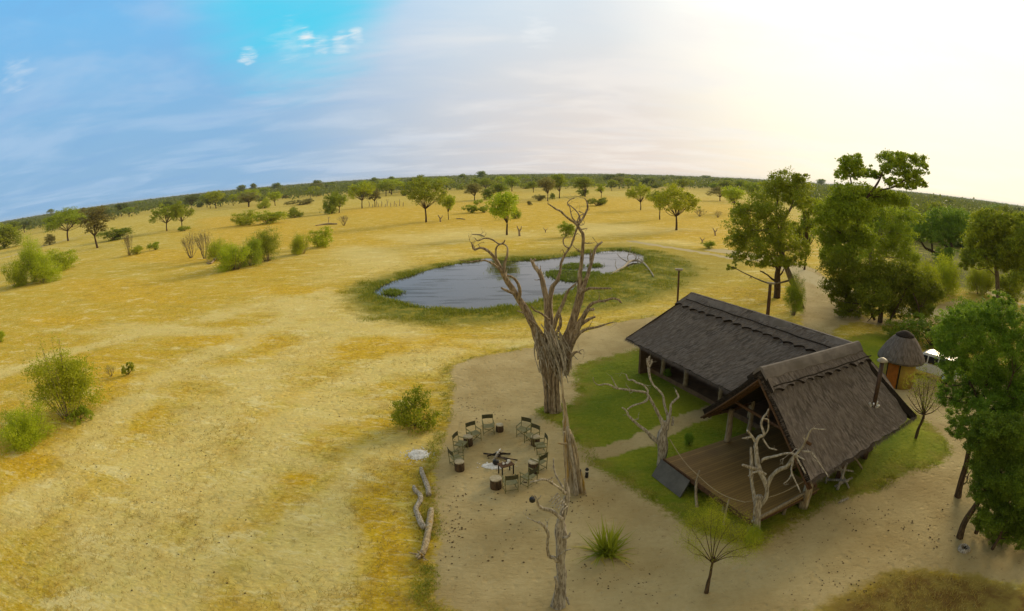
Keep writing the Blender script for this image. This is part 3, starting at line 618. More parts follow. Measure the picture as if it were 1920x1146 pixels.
# rolled cement caps over both ridges
def cap(A, B, half, drop, seed, n=40, lift=0.10):
    d = (B-A).normalized(); side = d.cross(Vector((0, 0, 1))).normalized(); pr = [(-1, -1.0), (-0.72, -0.60), (-0.4, -0.22), (-0.15, -0.02), (0.15, -0.02), (0.4, -0.22), (0.72, -0.60), (1, -1.0), (1, -1.25), (0, -0.35), (-1, -1.25)]
    V_, fs = [], []
    for i_ in range(n+1):
        p = A+(B-A)*(i_/n); wv = 1+0.16*noise.noise(Vector((i_*0.35, seed, 0)))
        for x, z in pr: V_.append(p+side*x*half*wv+Vector((0, 0, z*drop*wv+lift+0.10)))
    k = len(pr)
    for i_ in range(n):
        for q in range(k): fs.append((i_*k+q, i_*k+(q+1) % k, (i_+1)*k+(q+1) % k, (i_+1)*k+q))
    fs.append(tuple(range(k))[::-1]); fs.append(tuple(n*k+q for q in range(k)))
    return V_, fs
cb = MB(); cb.add(*cap(L(0, 11.75, ZR-0.12), L(0, -0.1, ZR-.08), 0.38, 0.36, 1)); cb.add(*cap(L(-6.5, 0.1, 5.53), L(0.25, 0, ZR-.02), 0.36, 0.34, 2))
cb.build('ridge_cap', CAPM, roof, smooth=False)
# hip roll at the far corner, two ragged reed ties
hb = MB(); 0 and hb.tube([RD+Vector((0, 0, .12)), L(0.95, -0.9, 4.62), L(2.0, -1.75, 3.6), FQ+Vector((0.0, 0, .08))], [0.15, 0.12, 0.11, 0.1], 8, 3, 0.3)

tb = MB()
for a_, b_, wr in ((L(-6.45, -0.62, 5.02), L(0.6, -0.62, 5.0), 0.03), (L(-0.52, 11.6, 5.12), L(-0.52, 0.7, 5.10), 0.03)):
    tb.tube([a_.lerp(b_, i_/14)+Vector((0, 0, 0.17+0.02*math.sin(i_*2.1))) for i_ in range(15)], wr, 5)
tb.build('ridge_edge', LIP, roof)
# timber: rafters of the open gable, collar beam, posts
def rafter(A, B, off, w, nm='rafter', mat=POLEB):
    t_ = MB(); t_.tube([A+off, A.lerp(B, .5)+off+Vector((0, 0, -0.04)), B+off], [w, w*0.95, w*0.9], 8, 1, 0.15); return lp(t_.build(nm, mat, lodge, True))
for k_ in range(2):
    o_ = UH*(0.15+0.32*k_)+Vector((0, 0, -0.42-0.03*k_))
    rafter(RC, FL, o_, 0.075); rafter(RC, FR, o_, 0.075)
rafter(RC, FL, UH*(-0.02)+Vector((0, 0, -0.38)), 0.05, 'bargeboard'); rafter(RC, FR, UH*(-0.02)+Vector((0, 0, -0.38)), 0.05, 'bargeboard')
rafter(L(-5.6, 2.35, 3.45), L(-5.6, -2.2, 3.25), Vector((0, 0, 0)), 0.07, 'collar_beam')
rafter(L(-5.6, 0.1, 5.1), L(-5.6, 0.1, 3.4), Vector((0, 0, 0)), 0.05, 'king_post')
rafter(L(-1.6, 14.0, 2.75), L(-1.6, 4.0, 2.85), Vector((0, 0, 0)), 0.08, 'wall_plate')
rafter(L(-5.5, 3.45, 2.25), L(-3.0, 3.4, 2.25), Vector((0, 0, 0)), 0.08, 'wall_plate')
rafter(L(-5.8, -2.35, 2.3), L(2.0, -2.2, 2.3), Vector((0, 0, 0)), 0.08, 'wall_plate')
def post(a_, b_, z0, z1, w, mat=POLE, lean=(0, 0)):
    t_ = MB(); A, B = L(a_, b_, z0), L(a_+lean[0], b_+lean[1], z1)
    t_.tube([A, A.lerp(B, .35)+Vector((0.02, 0.015, 0)), A.lerp(B, .7)-Vector((0.015, 0, 0)), B], [w*1.15, w, w*0.95, w*0.85], 9, a_*3, 0.25); lp(t_.build('post', mat, lodge, True))
for a_, b_, w in ((-1.15, 15.0-0.9, 0.09), (-1.1, 12.7, 0.13), (-1.05, 10.5, 0.14), (-1.2, 7.3, 0.12)): post(a_, b_, 0.30, 2.9+max(0, 0), w)
post(-4.45, 3.25, 0.70, 2.35, 0.15); post(-2.95, 3.3, 0.70, 2.5, 0.12); post(-1.6, 4.6, 0.70, 3.4, 0.10)
post(-4.75, -1.95, 0.0, 2.75, 0.19, BARK_LICHEN, (0.0, -0.1)); post(-1.6, -1.5, 0.0, 3.2, 0.14, POLEB); post(1.2, -1.1, 0, 3.4, 0.14, POLEB)
post(-2.6, 0.4, 0.70, 4.9, 0.12, POLEB); post(-3.9, -1.6, 0.7, 2.9, 0.11, POLEB)
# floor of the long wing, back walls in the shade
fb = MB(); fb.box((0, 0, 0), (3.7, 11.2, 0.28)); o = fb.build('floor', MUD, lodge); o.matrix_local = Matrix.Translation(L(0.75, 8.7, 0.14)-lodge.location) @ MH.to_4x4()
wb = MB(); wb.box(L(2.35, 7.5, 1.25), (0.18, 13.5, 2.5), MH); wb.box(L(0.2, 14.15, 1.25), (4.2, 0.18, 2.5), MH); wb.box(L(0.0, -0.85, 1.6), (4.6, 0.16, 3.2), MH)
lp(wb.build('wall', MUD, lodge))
# the raised deck
db = MB(); db.box(L(-6.0, 0.70, 0.66), (4.0, 5.56, 0.05), MH); db.box(L(-2.2, 1.6, 0.655), (3.6, 3.7, 0.04), MH); dk = lp(db.build('deck', DECK, lodge)); dk['label'] = 'brown plank deck reaching out from under the open gable'
jb = MB()
for a_ in (-7.9, -6.4, -4.9, -3.4, -1.9): jb.box(L(a_, 0.70+(0.9 if a_ > -4 else 0), 0.54), (0.12, 5.4-(1.8 if a_ > -4 else 0), 0.18), MH)
for b_ in (-1.96, 3.36): jb.box(L(-6.0, b_, 0.535), (3.96, 0.10, 0.19), MH)
jb.build('deck_joists', POLEB, dk)
fb = MB(); fb.box(L(-8.03, 0.70, 0.60), (0.05, 5.64, 0.20), MH); fb.build('deck_fascia', POLEB, dk)
for a_, b_ in ((-7.8, 3.2), (-7.8, 1.4), (-7.8, -0.3), (-7.8, -1.8), (-5.8, -1.8), (-4.3, 3.2), (-5.9, 3.2)):
    t_ = MB(); t_.tube([L(a_, b_, -0.05), L(a_, b_, 0.47)], 0.08, 8); t_.build('stump', POLE, dk, True)
# peeled logs along the deck's right edge and steps
t_ = MB(); t_.tube([L(-8.15, -2.15, 0.80), L(-6.8, -2.12, 0.84), L(-5.1, -2.10, 0.92)], [0.07, 0.065, 0.055], 8, 2, 0.2); t_.build('edge_log', POLE, dk, True)
# rope rail
def rope(pts, sagm=0.15):
    t_ = MB(); o_ = []
    for A, B in zip(pts[:-1], pts[1:]):
        for k_ in range(8): q = k_/8; o_.append(A.lerp(B, q)-Vector((0, 0, sagm*math.sin(PI*q))))
    o_.append(pts[-1]); t_.tube(o_, 0.017, 5, smooth=False); return t_
ROPE = mottled('rope', (0.42, 0.33, 0.19), (0.28, 0.21, 0.11), 20, 0.9, 0.5, 0.01)
lp(rope([L(-7.75, 3.55, 1.55), L(-8.05, 1.2, 1.05)]).build('rope', ROPE, lodge)); lp(rope([L(-8.05, 1.2, 1.05), L(-8.15, -1.6, 1.35)], 0.22).build('rope', ROPE, lodge)); lp(rope([L(-8.15, -1.6, 1.35), L(-5.1, -2.1, 1.55)], 0.2).build('rope', ROPE, lodge))
def stick(name, pts, rad, mat, parent=None, n=7):
    t_ = MB(); t_.tube(pts, rad, n, pts[0][0], 0.2); return t_.build(name, mat, parent, True)
lp(stick('rail_post', [L(-8.0, 1.2, 1.25), L(-8.05, 1.22, 0.75), L(-8.2, 1.0, 0.35), L(-8.45, 0.55, -0.02)], [0.04, 0.055, 0.06, 0.07], POLE, lodge))
lp(stick('rail_post', [L(-8.1, -0.75, 1.0), L(-8.2, -0.8, 0.5), L(-8.35, -0.95, 0)], [0.035, 0.045, 0.05], POLE, lodge))
lp(stick('rail_post', [L(-5.05, -2.1, 1.65), L(-5.05, -2.12, 0.5)], [0.04, 0.05], POLE, lodge))
# stove pipe through the roof with a pale cowl and a foil collar
base = L(-0.75, -1.98, 3.50); top_ = base+Vector((0, 0, 0))
for z_ in np.arange(0, 5, 0.02): pass
STEEL = mottled('rusty_pipe', (0.10, 0.05, 0.025), (0.05, 0.03, 0.02), 6, 0.6, 0.2, 0.01, spec=0.4)
FOIL, nt, b = material('foil', 0.35, 0.6); b.inputs['Base Color'].default_value = (0.75, 0.76, 0.78, 1); b.inputs['Metallic'].default_value = 0.6
PALE = mottled('pale_tin', (0.38, 0.32, 0.23), (0.25, 0.20, 0.14), 5, 0.5, 0.2, 0.01, spec=0.4)
t_ = MB(); t_.tube([base, base+Vector((0, 0, 2.0))], 0.10, 14, smooth=False); ch = lp(t_.build('stove_pipe', STEEL, lodge, True)); ch['label'] = 'tall rust-brown stove pipe standing on the roof slope'
t_ = MB(); t_.lathe([(0.06, 2.02), (0.24, 2.03), (0.26, 2.05), (0.20, 2.12), (0.08, 2.18), (0.02, 2.19)], 18, base); t_.build('cowl', PALE, ch, True)
t_ = MB()
for k_ in range(7):
    a_ = k_*0.9+0.3; t_.box(base+Vector((math.cos(a_)*0.19, math.sin(a_)*0.19, 0.10+0.06*math.sin(a_*2))), (0.08, 0.06, 0.17), Matrix.Rotation(a_, 3, 'Z') @ Matrix.Rotation(0.7, 3, 'Y'))
t_.build('foil_collar', FOIL, ch)
# table and bench deep in the shade of the deck room
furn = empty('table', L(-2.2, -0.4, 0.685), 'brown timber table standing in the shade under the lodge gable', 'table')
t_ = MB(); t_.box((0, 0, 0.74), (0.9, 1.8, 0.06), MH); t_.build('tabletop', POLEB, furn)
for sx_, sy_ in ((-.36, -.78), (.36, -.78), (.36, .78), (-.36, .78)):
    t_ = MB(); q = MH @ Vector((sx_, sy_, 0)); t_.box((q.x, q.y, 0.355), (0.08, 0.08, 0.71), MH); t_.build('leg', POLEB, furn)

# ---- panel leaning on the deck, thatched hut, vehicle, tall poles
SLATE = mottled('grey_board', (0.12, 0.115, 0.10), (0.085, 0.08, 0.07), 2, 0.7, 0.1, 0.01)
p = [L(-8.18, 3.35, 0.55), L(-8.18, 1.65, 0.5), L(-8.75, 1.95, 0.02), L(-8.75, 3.65, 0.02)]
p = [L(-8.10, 3.55, 0.66), L(-8.10, 1.55, 0.62), L(-8.62, 1.45, 0.02), L(-8.62, 3.45, 0.02)]
pn = MB(); n_ = (p[1]-p[0]).cross(p[3]-p[0]).normalized()*0.03
pn.add([q+n_ for q in p]+[q-n_ for q in p], [(0, 1, 2, 3), (7, 6, 5, 4), (0, 4, 5, 1), (1, 5, 6, 2), (2, 6, 7, 3), (3, 7, 4, 0)])
tag(pn.build('panel', SLATE), 'smooth dark grey board leaning against the front edge of the deck', 'panel')

hc = gp(1692, 660, 2.2); hc.z = 0
hut = empty('hut', hc, 'small round thatched hut with mustard walls beyond the stove pipe', 'hut')
OCH = mottled('ochre_wall', (0.42, 0.29, 0.055), (0.33, 0.22, 0.045), 2, 0.9, 0.3, 0.01); ORD = mottled('orange_door', (0.42, 0.13, 0.015), (0.32, 0.10, 0.012), 4, 0.7, 0.2, 0.01)
hut.scale = (.93, .93, 1.0)
t_ = MB(); t_.lathe([(1.25, 0.0), (1.25, 2.3)], 28); t_.build('wall', OCH, hut, True)
t_ = MB(); rows = []; NP = 48
prof = [(0.04, 3.55), (0.30, 3.52), (0.66, 3.38), (1.05, 3.10), (1.42, 2.72), (1.74, 2.28), (1.96, 1.90), (1.98, 1.76), (1.3, 2.05)]
prof = [(r*0.93, z) for r, z in prof]
vv = []; uvs = []
for i_, (r, z) in enumerate(prof):
    for k_ in range(NP+1):
        a_ = 2*PI*k_/NP; rr_ = r*(1+0.03*noise.noise(Vector((math.cos(a_)*2, math.sin(a_)*2, z)))); vv.append((rr_*math.cos(a_), rr_*math.sin(a_), z)); uvs.append((a_*1.2, i_*0.45))
fq = [(i_*(NP+1)+k_, i_*(NP+1)+k_+1, (i_+1)*(NP+1)+k_+1, (i_+1)*(NP+1)+k_) for i_ in range(len(prof)-1) for k_ in range(NP)]
rf = link('roof', np_mesh('roof', vv, fq, True, uvs), THATCH, hut)
t_ = MB(); t_.lathe([(0.03, 3.64), (0.25, 3.61), (0.50, 3.50), (0.70, 3.38), (0.73, 3.32), (0.60, 3.32)], 24); t_.build('roof_cap', LIP, rf, True)
hd_ = Vector((-hc.x, -hc.y, 0)).normalized(); ang = math.atan2(hd_.y, hd_.x)
def hutbox(name, da, w, h, z, mat, parent, r=1.27):
    t_ = MB(); a_ = ang+da; t_.box((math.cos(a_)*r, math.sin(a_)*r, z), (0.06, w, h), Matrix.Rotation(a_, 3, 'Z')); return t_.build(name, mat, parent)
dr = hutbox('door', -0.36, 0.85, 2.0, 1.05, ORD, hut); hutbox('door_frame', -0.36+0.40, 0.09, 2.1, 1.06, LIP, dr, 1.285); hutbox('door_frame', -0.36-0.40, 0.09, 2.1, 1.06, LIP, dr, 1.285)

# pickup with canopy behind the hut
cc = gp(1738, 704, 0.0)
car = empty('pickup_truck', cc, 'white pickup truck with dark windows parked behind the round hut', 'truck', rz=math.radians(118))
WHITE, nt, b = material('white_paint', 0.25, 0.5); b.inputs['Base Color'].default_value = (0.62, 0.62, 0.60, 1)
GLASS, nt, b = material('dark_glass', 0.08, 0.6); b.inputs['Base Color'].default_value = (0.015, 0.017, 0.02, 1)
RUB, nt, b = material('rubber', 0.9, 0.2); b.inputs['Base Color'].default_value = (0.02, 0.02, 0.02, 1)
def loft(prof, wid, top_in=0.0):     # side profile (x,z) extruded across, upper points drawn in
    zs = [z for x, z in prof]; z0, z1 = min(zs), max(zs); k = len(prof); v = []
    for s_ in (-1, 1):
        for x, z in prof: v.append((x, s_*(wid/2-top_in*((z-z0)/(z1-z0))**1.5), z))
    return v, [tuple(range(k)), tuple(range(2*k-1, k-1, -1))]+[(i_, (i_+1) % k, k+(i_+1) % k, k+i_)[::-1] for i_ in range(k)]
t_ = MB(); t_.add(*loft([(-2.5, 0.45), (-2.5, 1.0), (-0.4, 1.05), (1.2, 1.05), (2.3, 0.98), (2.55, 0.8), (2.55, 0.45)], 1.72, 0.05))
bo = t_.build('body', WHITE, car); bv = bo.modifiers.new('b', 'BEVEL'); bv.width = 0.06; bv.segments = 2
t_ = MB(); t_.add(*loft([(-2.45, 1.02), (-2.35, 1.72), (0.1, 1.78), (0.35, 1.74), (1.2, 1.04)], 1.62, 0.16)); cbn = t_.build('cabin', WHITE, car); bv = cbn.modifiers.new('b', 'BEVEL'); bv.width = 0.05; bv.segments = 2
for s_ in (-1, 1):
    for x0, x1 in ((-2.15, -0.95), (-0.85, -0.1), (0.0, 0.75)):
        t_ = MB(); t_.add([(x0, s_*0.815, 1.12), (x1, s_*0.815, 1.12), (x1-(0.28 if x1 > .5 else 0), s_*0.715, 1.60), (x0, s_*0.715, 1.60), (x0, s_*0.77, 1.12), (x1, s_*0.77, 1.12), (x1-(0.28 if x1 > .5 else 0), s_*0.67, 1.60), (x0, s_*0.67, 1.60)], [(0, 1, 2, 3), (7, 6, 5, 4), (0, 4, 5, 1), (1, 5, 6, 2), (2, 6, 7, 3), (3, 7, 4, 0)]); t_.build('window', GLASS, car)
t_ = MB(); t_.bar((0.50, 0, 1.66), (1.14, 0, 1.10), 1.36, 0.04); t_.build('windscreen', GLASS, car)
t_ = MB(); t_.bar((-2.40, 0, 1.60), (-2.47, 0, 1.15), 1.36, 0.04); t_.build('rear_window', GLASS, car)
for x in (-1.65, 1.65):
    for s_ in (-1, 1):
        t_ = MB(); t_.lathe([(0.2, -0.12), (0.36, -0.11), (0.38, 0), (0.36, 0.11), (0.2, 0.12)], 20, (x, s_*0.78, 0.38), Matrix.Rotation(PI/2, 3, 'X')); w_ = t_.build('wheel', RUB, car, True)
        t_ = MB(); t_.lathe([(0.05, -0.14), (0.2, -0.13), (0.2, 0.13), (0.05, 0.14)], 14, (x, s_*0.78, 0.38), Matrix.Rotation(PI/2, 3, 'X')); t_.build('rim', FOIL, w_, True)

def lamp_pole(x, y, ytop, w, label, box):
    b_ = gp(x, y); d_ = math.hypot(b_.x, b_.y); r_ = ray(x+(box[0]), ytop); tt = d_/math.hypot(r_.x, r_.y); h_ = CAM_H+r_.z*tt
    e_ = empty('lamp_pole', b_, label, 'pole', 'tall poles behind the lodge'); t_ = MB(); t_.tube([Vector((0, 0, -0.1)), Vector((0.01, 0.02, h_*.5)), Vector((0, 0, h_))], [w*1.15, w, w*0.85], 9, x, 0.1); t_.build('pole', POLEB, e_, True)
    t_ = MB(); sd = Vector((b_.y, -b_.x, 0)).normalized(); Mx = Matrix((sd, Vector((-sd.y, sd.x, 0)), Vector((0, 0, 1)))).transposed()
    t_.box(sd*box[1]+Vector((0, 0, h_+0.05)), (box[2], 0.3, 0.10), Mx); t_.box(sd*box[1]+Vector((0, 0, h_+0.12)), (box[2]*1.1, 0.34, 0.04), Mx); t_.build('lamp_box', PALE, e_)
lamp_pole(1268, 604, 507, 0.09, 'thin dark pole with a flat box on top beside the waterhole end', (2, 0.0, 0.62))
lamp_pole(1436, 622, 533, 0.16, 'thicker brown pole with a flat cap rising behind the long ridge', (12, 0.05, 0.62))

# ---------------------------------------------------------------- dead trees: limbs drawn in the upright plane through each tree's foot, pushed fore and aft
class Traced:
    def __init__(s, base, name, label, cat='dead tree', group=None, mat=BARK_DEAD, seed=1):
        s.b = gp(*base); s.D = math.hypot(s.b.x, s.b.y); s.dir = Vector((s.b.x, s.b.y, 0))/s.D
        s.root = empty(name, s.b, label, cat, group); s.mat = mat; s.rng = np.random.default_rng(seed); s.n = 0
    def p(s, x, y, dep=0.0):
        r = ray(x, y); t = (s.D+dep)/max(1e-6, (r.x*s.dir.x+r.y*s.dir.y)); return Vector((r.x*t, r.y*t, CAM_H+r.z*t))-s.b
    def limb(s, pts, name='branch', dep=(0, 0), sides=8, twigs=0, mat=None, bump=0.35, parent=None, tl=0.5):
        N = len(pts); P = [s.p(q[0], q[1], dep[0]+(dep[1]-dep[0])*i/max(1, N-1)) for i, q in enumerate(pts)]
        dd = [(a+s.b-Vector((0, 0, CAM_H))).length for a in P]; R = [max(0.008, q[2]/2*d/F) for q, d in zip(pts, dd)]
        mb = MB(); mb.tube(P, R, sides, s.n*3.1, bump)
        for k in range(twigs):
            i = int(s.rng.integers(max(1, N//3), N)); d = Vector(s.rng.normal(size=3)); d.z = abs(d.z)*0.6
            grow(mb, P[i], d, tl*s.rng.uniform(.6, 1.3), max(0.008, R[i]*0.45), 2, s.rng, None, 0.6, 0.1, 4, (1, 2))
        s.n += 1; return mb.build(name, mat or s.mat, parent or s.root, True)
big = Traced((1035, 770), 'dead_tree', 'tallest bare dead tree with a fluted trunk between waterhole and fire circle', seed=4)
big.limb([(1036, 776, 34), (1036, 760, 26), (1034, 730, 25), (1031, 708, 27), (1033, 690, 33), (1034, 672, 38), (1030, 655, 36), (1024, 640, 28)], 'trunk', (0, 0), 18, bump=0.5)
for k, x in enumerate((1023, 1030, 1039, 1046)):
    big.limb([(x+1, 774, 7), (x, 745, 6), (x-1, 715, 8), (x-(6 if k < 2 else -3), 690, 8), (x-(10 if k < 2 else -6), 665, 6)], 'trunk_rib', (-0.33, -0.42), 7)
B = big.limb
B([(1024, 668, 30), (1012, 640, 22), (1002, 615, 17), (989, 587, 14), (976, 566, 12), (965, 548, 12), (950, 525, 10), (940, 507, 9), (932, 492, 8), (924, 479, 6), (911, 468, 5), (900, 465, 4), (889, 468, 4), (884, 455, 2.5)], 'limb', (0, -1.6), 12, 5, tl=.35)
B([(942, 509, 6), (927, 497, 4.5), (912, 489, 3.5), (897, 489, 3), (880, 491, 2), (860, 487, 1.2)], dep=(-1.2, -2.2))
B([(944, 512, 5), (946, 495, 5), (951, 478, 4), (951, 464, 3), (944, 458, 3), (934, 457, 3), (922, 449, 3), (908, 447, 2.6), (896, 452, 2.2), (890, 446, 1.5)], dep=(-1.2, -0.6), twigs=1, tl=.3)
B([(930, 484, 4), (930, 468, 3.5), (934, 460, 3), (943, 456, 3.4), (947, 450, 2)], dep=(-1.3, -1.9))
B([(973, 560, 7), (975, 545, 6.5), (970, 530, 5.5), (961, 520, 4.5), (951, 517, 3.5)], dep=(-1.0, -1.6))
B([(962, 550, 6), (950, 545, 5), (940, 540, 3.5)], dep=(-1, -1.5))
B([(1000, 612, 5), (985, 590, 3), (970, 583, 2)], dep=(-.8, -1.6), twigs=1, tl=.3)
B([(1034, 668, 22), (1029, 630, 16), (1027, 601, 14), (1025, 569, 11), (1019, 534, 9), (1013, 512, 8), (1003, 502, 6), (997, 490, 5), (995, 486, 4)], 'limb', (0, 0.8), 10, 3, tl=.3)
B([(1015, 522, 6), (1006, 505, 5), (999, 492, 5), (1004, 486, 3.5)], dep=(0.7, 1.2))
B([(1036, 640, 12), (1033, 600, 11), (1031, 569, 10), (1035, 541, 9), (1045, 526, 7), (1050, 510, 5), (1052, 494, 5), (1060, 476, 4.5), (1070, 462, 4), (1077, 442, 4), (1083, 424, 4), (1084, 415, 3)], 'limb', (0.4, -0.5), 9, 4, tl=.35)
B([(1067, 466, 3), (1058, 460, 2.6), (1056, 450, 2.2), (1060, 445, 1.8)], dep=(-.3, .1))
B([(1050, 670, 20), (1056, 650, 17), (1063, 632, 16), (1071, 612, 15), (1080, 583, 14), (1086, 562, 15), (1089, 548, 15), (1088, 530, 10), (1087, 515, 8), (1090, 495, 7), (1092, 475, 6), (1093, 456, 6), (1093, 440, 6), (1087, 430, 5.5), (1082, 421, 5)], 'limb', (0.1, -0.9), 12, 4, tl=.35)
B([(1084, 425, 5), (1076, 417, 4), (1069, 412, 4), (1059, 404, 4), (1052, 397, 3.8), (1042, 392, 3.2), (1035, 387, 3), (1027, 382, 2)], dep=(-.9, -1.5), twigs=1, tl=.35)
B([(1083, 424, 5), (1088, 416, 4.5), (1094, 407, 4), (1099, 398, 4), (1102, 389, 3.5), (1100, 378, 2.6), (1096, 372, 2)], dep=(-.9, -.4), twigs=2, tl=.35)
B([(1085, 422, 3.5), (1087, 408, 3), (1083, 399, 2.6), (1077, 392, 2.2), (1071, 387, 2), (1064, 381, 2), (1070, 374, 1.8), (1078, 371, 1.5)], dep=(-.9, .2), twigs=2, tl=.35)
B([(1082, 418, 3), (1074, 410, 2.6), (1070, 398, 2.2), (1068, 388, 1.8), (1063, 384, 1.4)], dep=(-.9, -.8), twigs=2, tl=.3)
B([(1081, 416, 2.5), (1088, 404, 2), (1096, 402, 1.6), (1085, 396, 1.4)], dep=(-.9, 0), twigs=1, tl=.25)
B([(1088, 552, 10), (1097, 530, 8), (1103, 513, 7), (1108, 495, 6), (1111, 482, 6), (1117, 465, 5.5), (1122, 459, 4.5), (1129, 454, 3.5)], 'limb', (-.6, .4), 9, 1, tl=.3)
B([(1107, 492, 4), (1107, 480, 3.5), (1108, 468, 2)], dep=(0, .2))
B([(1092, 548, 6), (1104, 541, 5), (1122, 541, 4), (1146, 541, 3)], dep=(-.6, -1.6))
B([(1066, 655, 12), (1076, 630, 11), (1086, 608, 11), (1096, 590, 9), (1107, 572, 6), (1120, 566, 5), (1135, 564, 4.4), (1146, 560, 4), (1157, 561, 3.5), (1165, 568, 3)], 'limb', (-.2, -1.4), 9, 3, tl=.3)
B([(1078, 620, 7), (1092, 607, 6), (1104, 599, 5.5), (1116, 594, 4)], dep=(-.5, -.1))
B([(1096, 592, 6), (1104, 582, 6), (1114, 580, 5)], dep=(-1, -1.2))
B([(1067, 662, 10), (1076, 640, 8), (1086, 626, 6.5), (1100, 617, 5), (1120, 613, 4), (1136, 608, 3), (1150, 604, 2)], dep=(-.2, -1.9), twigs=2, tl=.4)
B([(1062, 690, 8), (1068, 672, 7), (1080, 660, 4), (1090, 664, 2)], dep=(-.3, -1), twigs=2, tl=.4)
B([(1054, 700, 20), (1060, 682, 20), (1064, 664, 18), (1068, 645, 12), (1074, 622, 9), (1080, 604, 6)], 'limb', (0.0, -.3), 10)
B([(1032, 640, 10), (1037, 617, 9), (1046, 590, 8), (1056, 568, 6.5), (1062, 552, 5.5), (1068, 542, 4), (1080, 532, 3)], 'limb', (-.3, -1.2), 8, 1, tl=.3)
B([(1040, 628, 6), (1049, 615, 6), (1051, 600, 5.5), (1049, 590, 5)], dep=(-.5, -1))
B([(1030, 600, 5), (1015, 588, 4), (1002, 582, 3), (996, 574, 2)], dep=(-.3, -1))
B([(1024, 640, 6), (1010, 615, 4), (995, 600, 3)], dep=(-.3, -1.2))
rngb = np.random.default_rng(8)
for k in range(34):                                   # the tangle of broken twigs hanging in the crotch
    x0, y0 = rngb.uniform(1002, 1050), rngb.uniform(605, 650); x1, y1 = x0+rngb.uniform(5, 36), y0+rngb.uniform(30, 95)
    B([(x0, y0, 2.6), ((x0+x1)/2+rngb.normal()*6, (y0+y1)/2, 2.2), (x1, y1, 1.4)], 'twig', (-.45, -.75), 5, mat=BARK_SILVER)
for x0, y0, x1, y1, xb, yb in ((1022, 622, 1045, 680, 1057, 745), (1035, 610, 1052, 665, 1061, 700), (1048, 625, 1060, 672, 1052, 720)):
    B([(x0, y0, 4), (x1, y1, 5), (xb, yb, 3)], 'broken_branch', (-.5, -.9), 6, mat=BARK_SILVER)

snag = Traced((1078, 921), 'dead_tree', 'hollow split dead trunk with yellow lichen tapering to a spike', mat=BARK_LICHEN, seed=9)
snag.limb([(1078, 926, 25), (1076, 900, 21), (1072, 870, 19), (1067, 840, 17), (1063, 815, 14), (1060, 790, 10), (1059, 768, 6), (1056, 745, 5), (1054, 715, 3), (1052, 690, 1.8)], 'trunk', (0, 0), 16, bump=0.7)
for pts, dp in (([(1090, 925, 7), (1086, 890, 5), (1082, 850, 5), (1072, 815, 5)], -.35), ([(1064, 922, 8), (1063, 890, 7), (1060, 850, 7), (1058, 810, 5)], -.4), ([(1080, 928, 9), (1078, 890, 6), (1071, 850, 6), (1064, 800, 4)], -.5), ([(1097, 927, 5), (1094, 905, 4), (1090, 885, 2)], -.2)):
    snag.limb(pts, 'split_stave', (dp, dp), 7, mat=BARK_SILVER if dp == -.5 else None)
snag.limb([(1062, 832, 5), (1053, 832, 4), (1046, 831, 2)], 'stub', (-.5, -.9), 6)
near = Traced((1046, 1136), 'dead_tree', 'crooked grey dead tree closest to the drone with arms reaching towards the fire circle', mat=BARK_SILVER, seed=3)
N_ = near.limb
N_([(1045, 1142, 27), (1046, 1128, 22), (1051, 1104, 19), (1053, 1078, 17), (1051, 1060, 16), (1050, 1040, 16), (1051, 1020, 18), (1050, 1002, 21), (1051, 985, 18), (1054, 968, 11), (1059, 952, 11), (1061, 938, 12), (1064, 925, 9), (1062, 912, 7), (1058, 898, 4)], 'trunk', (0, .25), 16, bump=0.5)
N_([(1040, 1138, 9), (1042, 1115, 7), (1044, 1095, 6), (1041, 1082, 5)], 'stub', (-.12, -.25), 7)
N_([(1062, 1120, 5), (1067, 1134, 4)], 'root', (-.1, -.3), 6)
N_([(1053, 973, 8), (1047, 968, 7), (1038, 960, 8), (1028, 956, 7), (1016, 953, 7), (1010, 948, 5), (1007, 938, 4), (1003, 930, 3)], 'limb', (0, -.5), 9, 2, tl=.16)
N_([(1045, 1052, 8), (1038, 1046, 7), (1030, 1044, 6), (1027, 1032, 5.5), (1026, 1018, 5.5), (1028, 1003, 6), (1024, 992, 6), (1018, 985, 5.5), (1011, 979, 4.5)], 'limb', (0, -.6), 9, 1, tl=.15)
N_([(1012, 982, 3), (1000, 976, 2.4), (990, 972, 2)], dep=(-.6, -.8), twigs=1, tl=.12)
N_([(1061, 926, 7), (1053, 919, 5.5), (1044, 912, 4.5), (1036, 907, 4.5), (1027, 901, 4.5), (1017, 899, 4.5), (1006, 902, 4), (995, 904, 2.4)], 'limb', (.1, -.5), 8, 2, tl=.15)
N_([(1056, 915, 5), (1048, 902, 4), (1041, 888, 3.6), (1038, 875, 3.4), (1038, 860, 2)], dep=(.1, .5), twigs=1, tl=.15)
N_([(1044, 1046, 4), (1058, 1034, 3.5), (1070, 1030, 2.6)], dep=(-.2, -.4))
N_([(1056, 1010, 7), (1066, 1006, 5), (1069, 1000, 3)], 'stub', (-.1, -.2), 7)
for k in range(7):
    x0, y0 = 1036+k*3, 915+k*4; N_([(x0+10, y0+10, 3), (x0+2, y0+18, 2.4), (x0-6+k, y0+26, 1.6)], 'twig', (-.1, -.4), 5, 1, tl=.12)

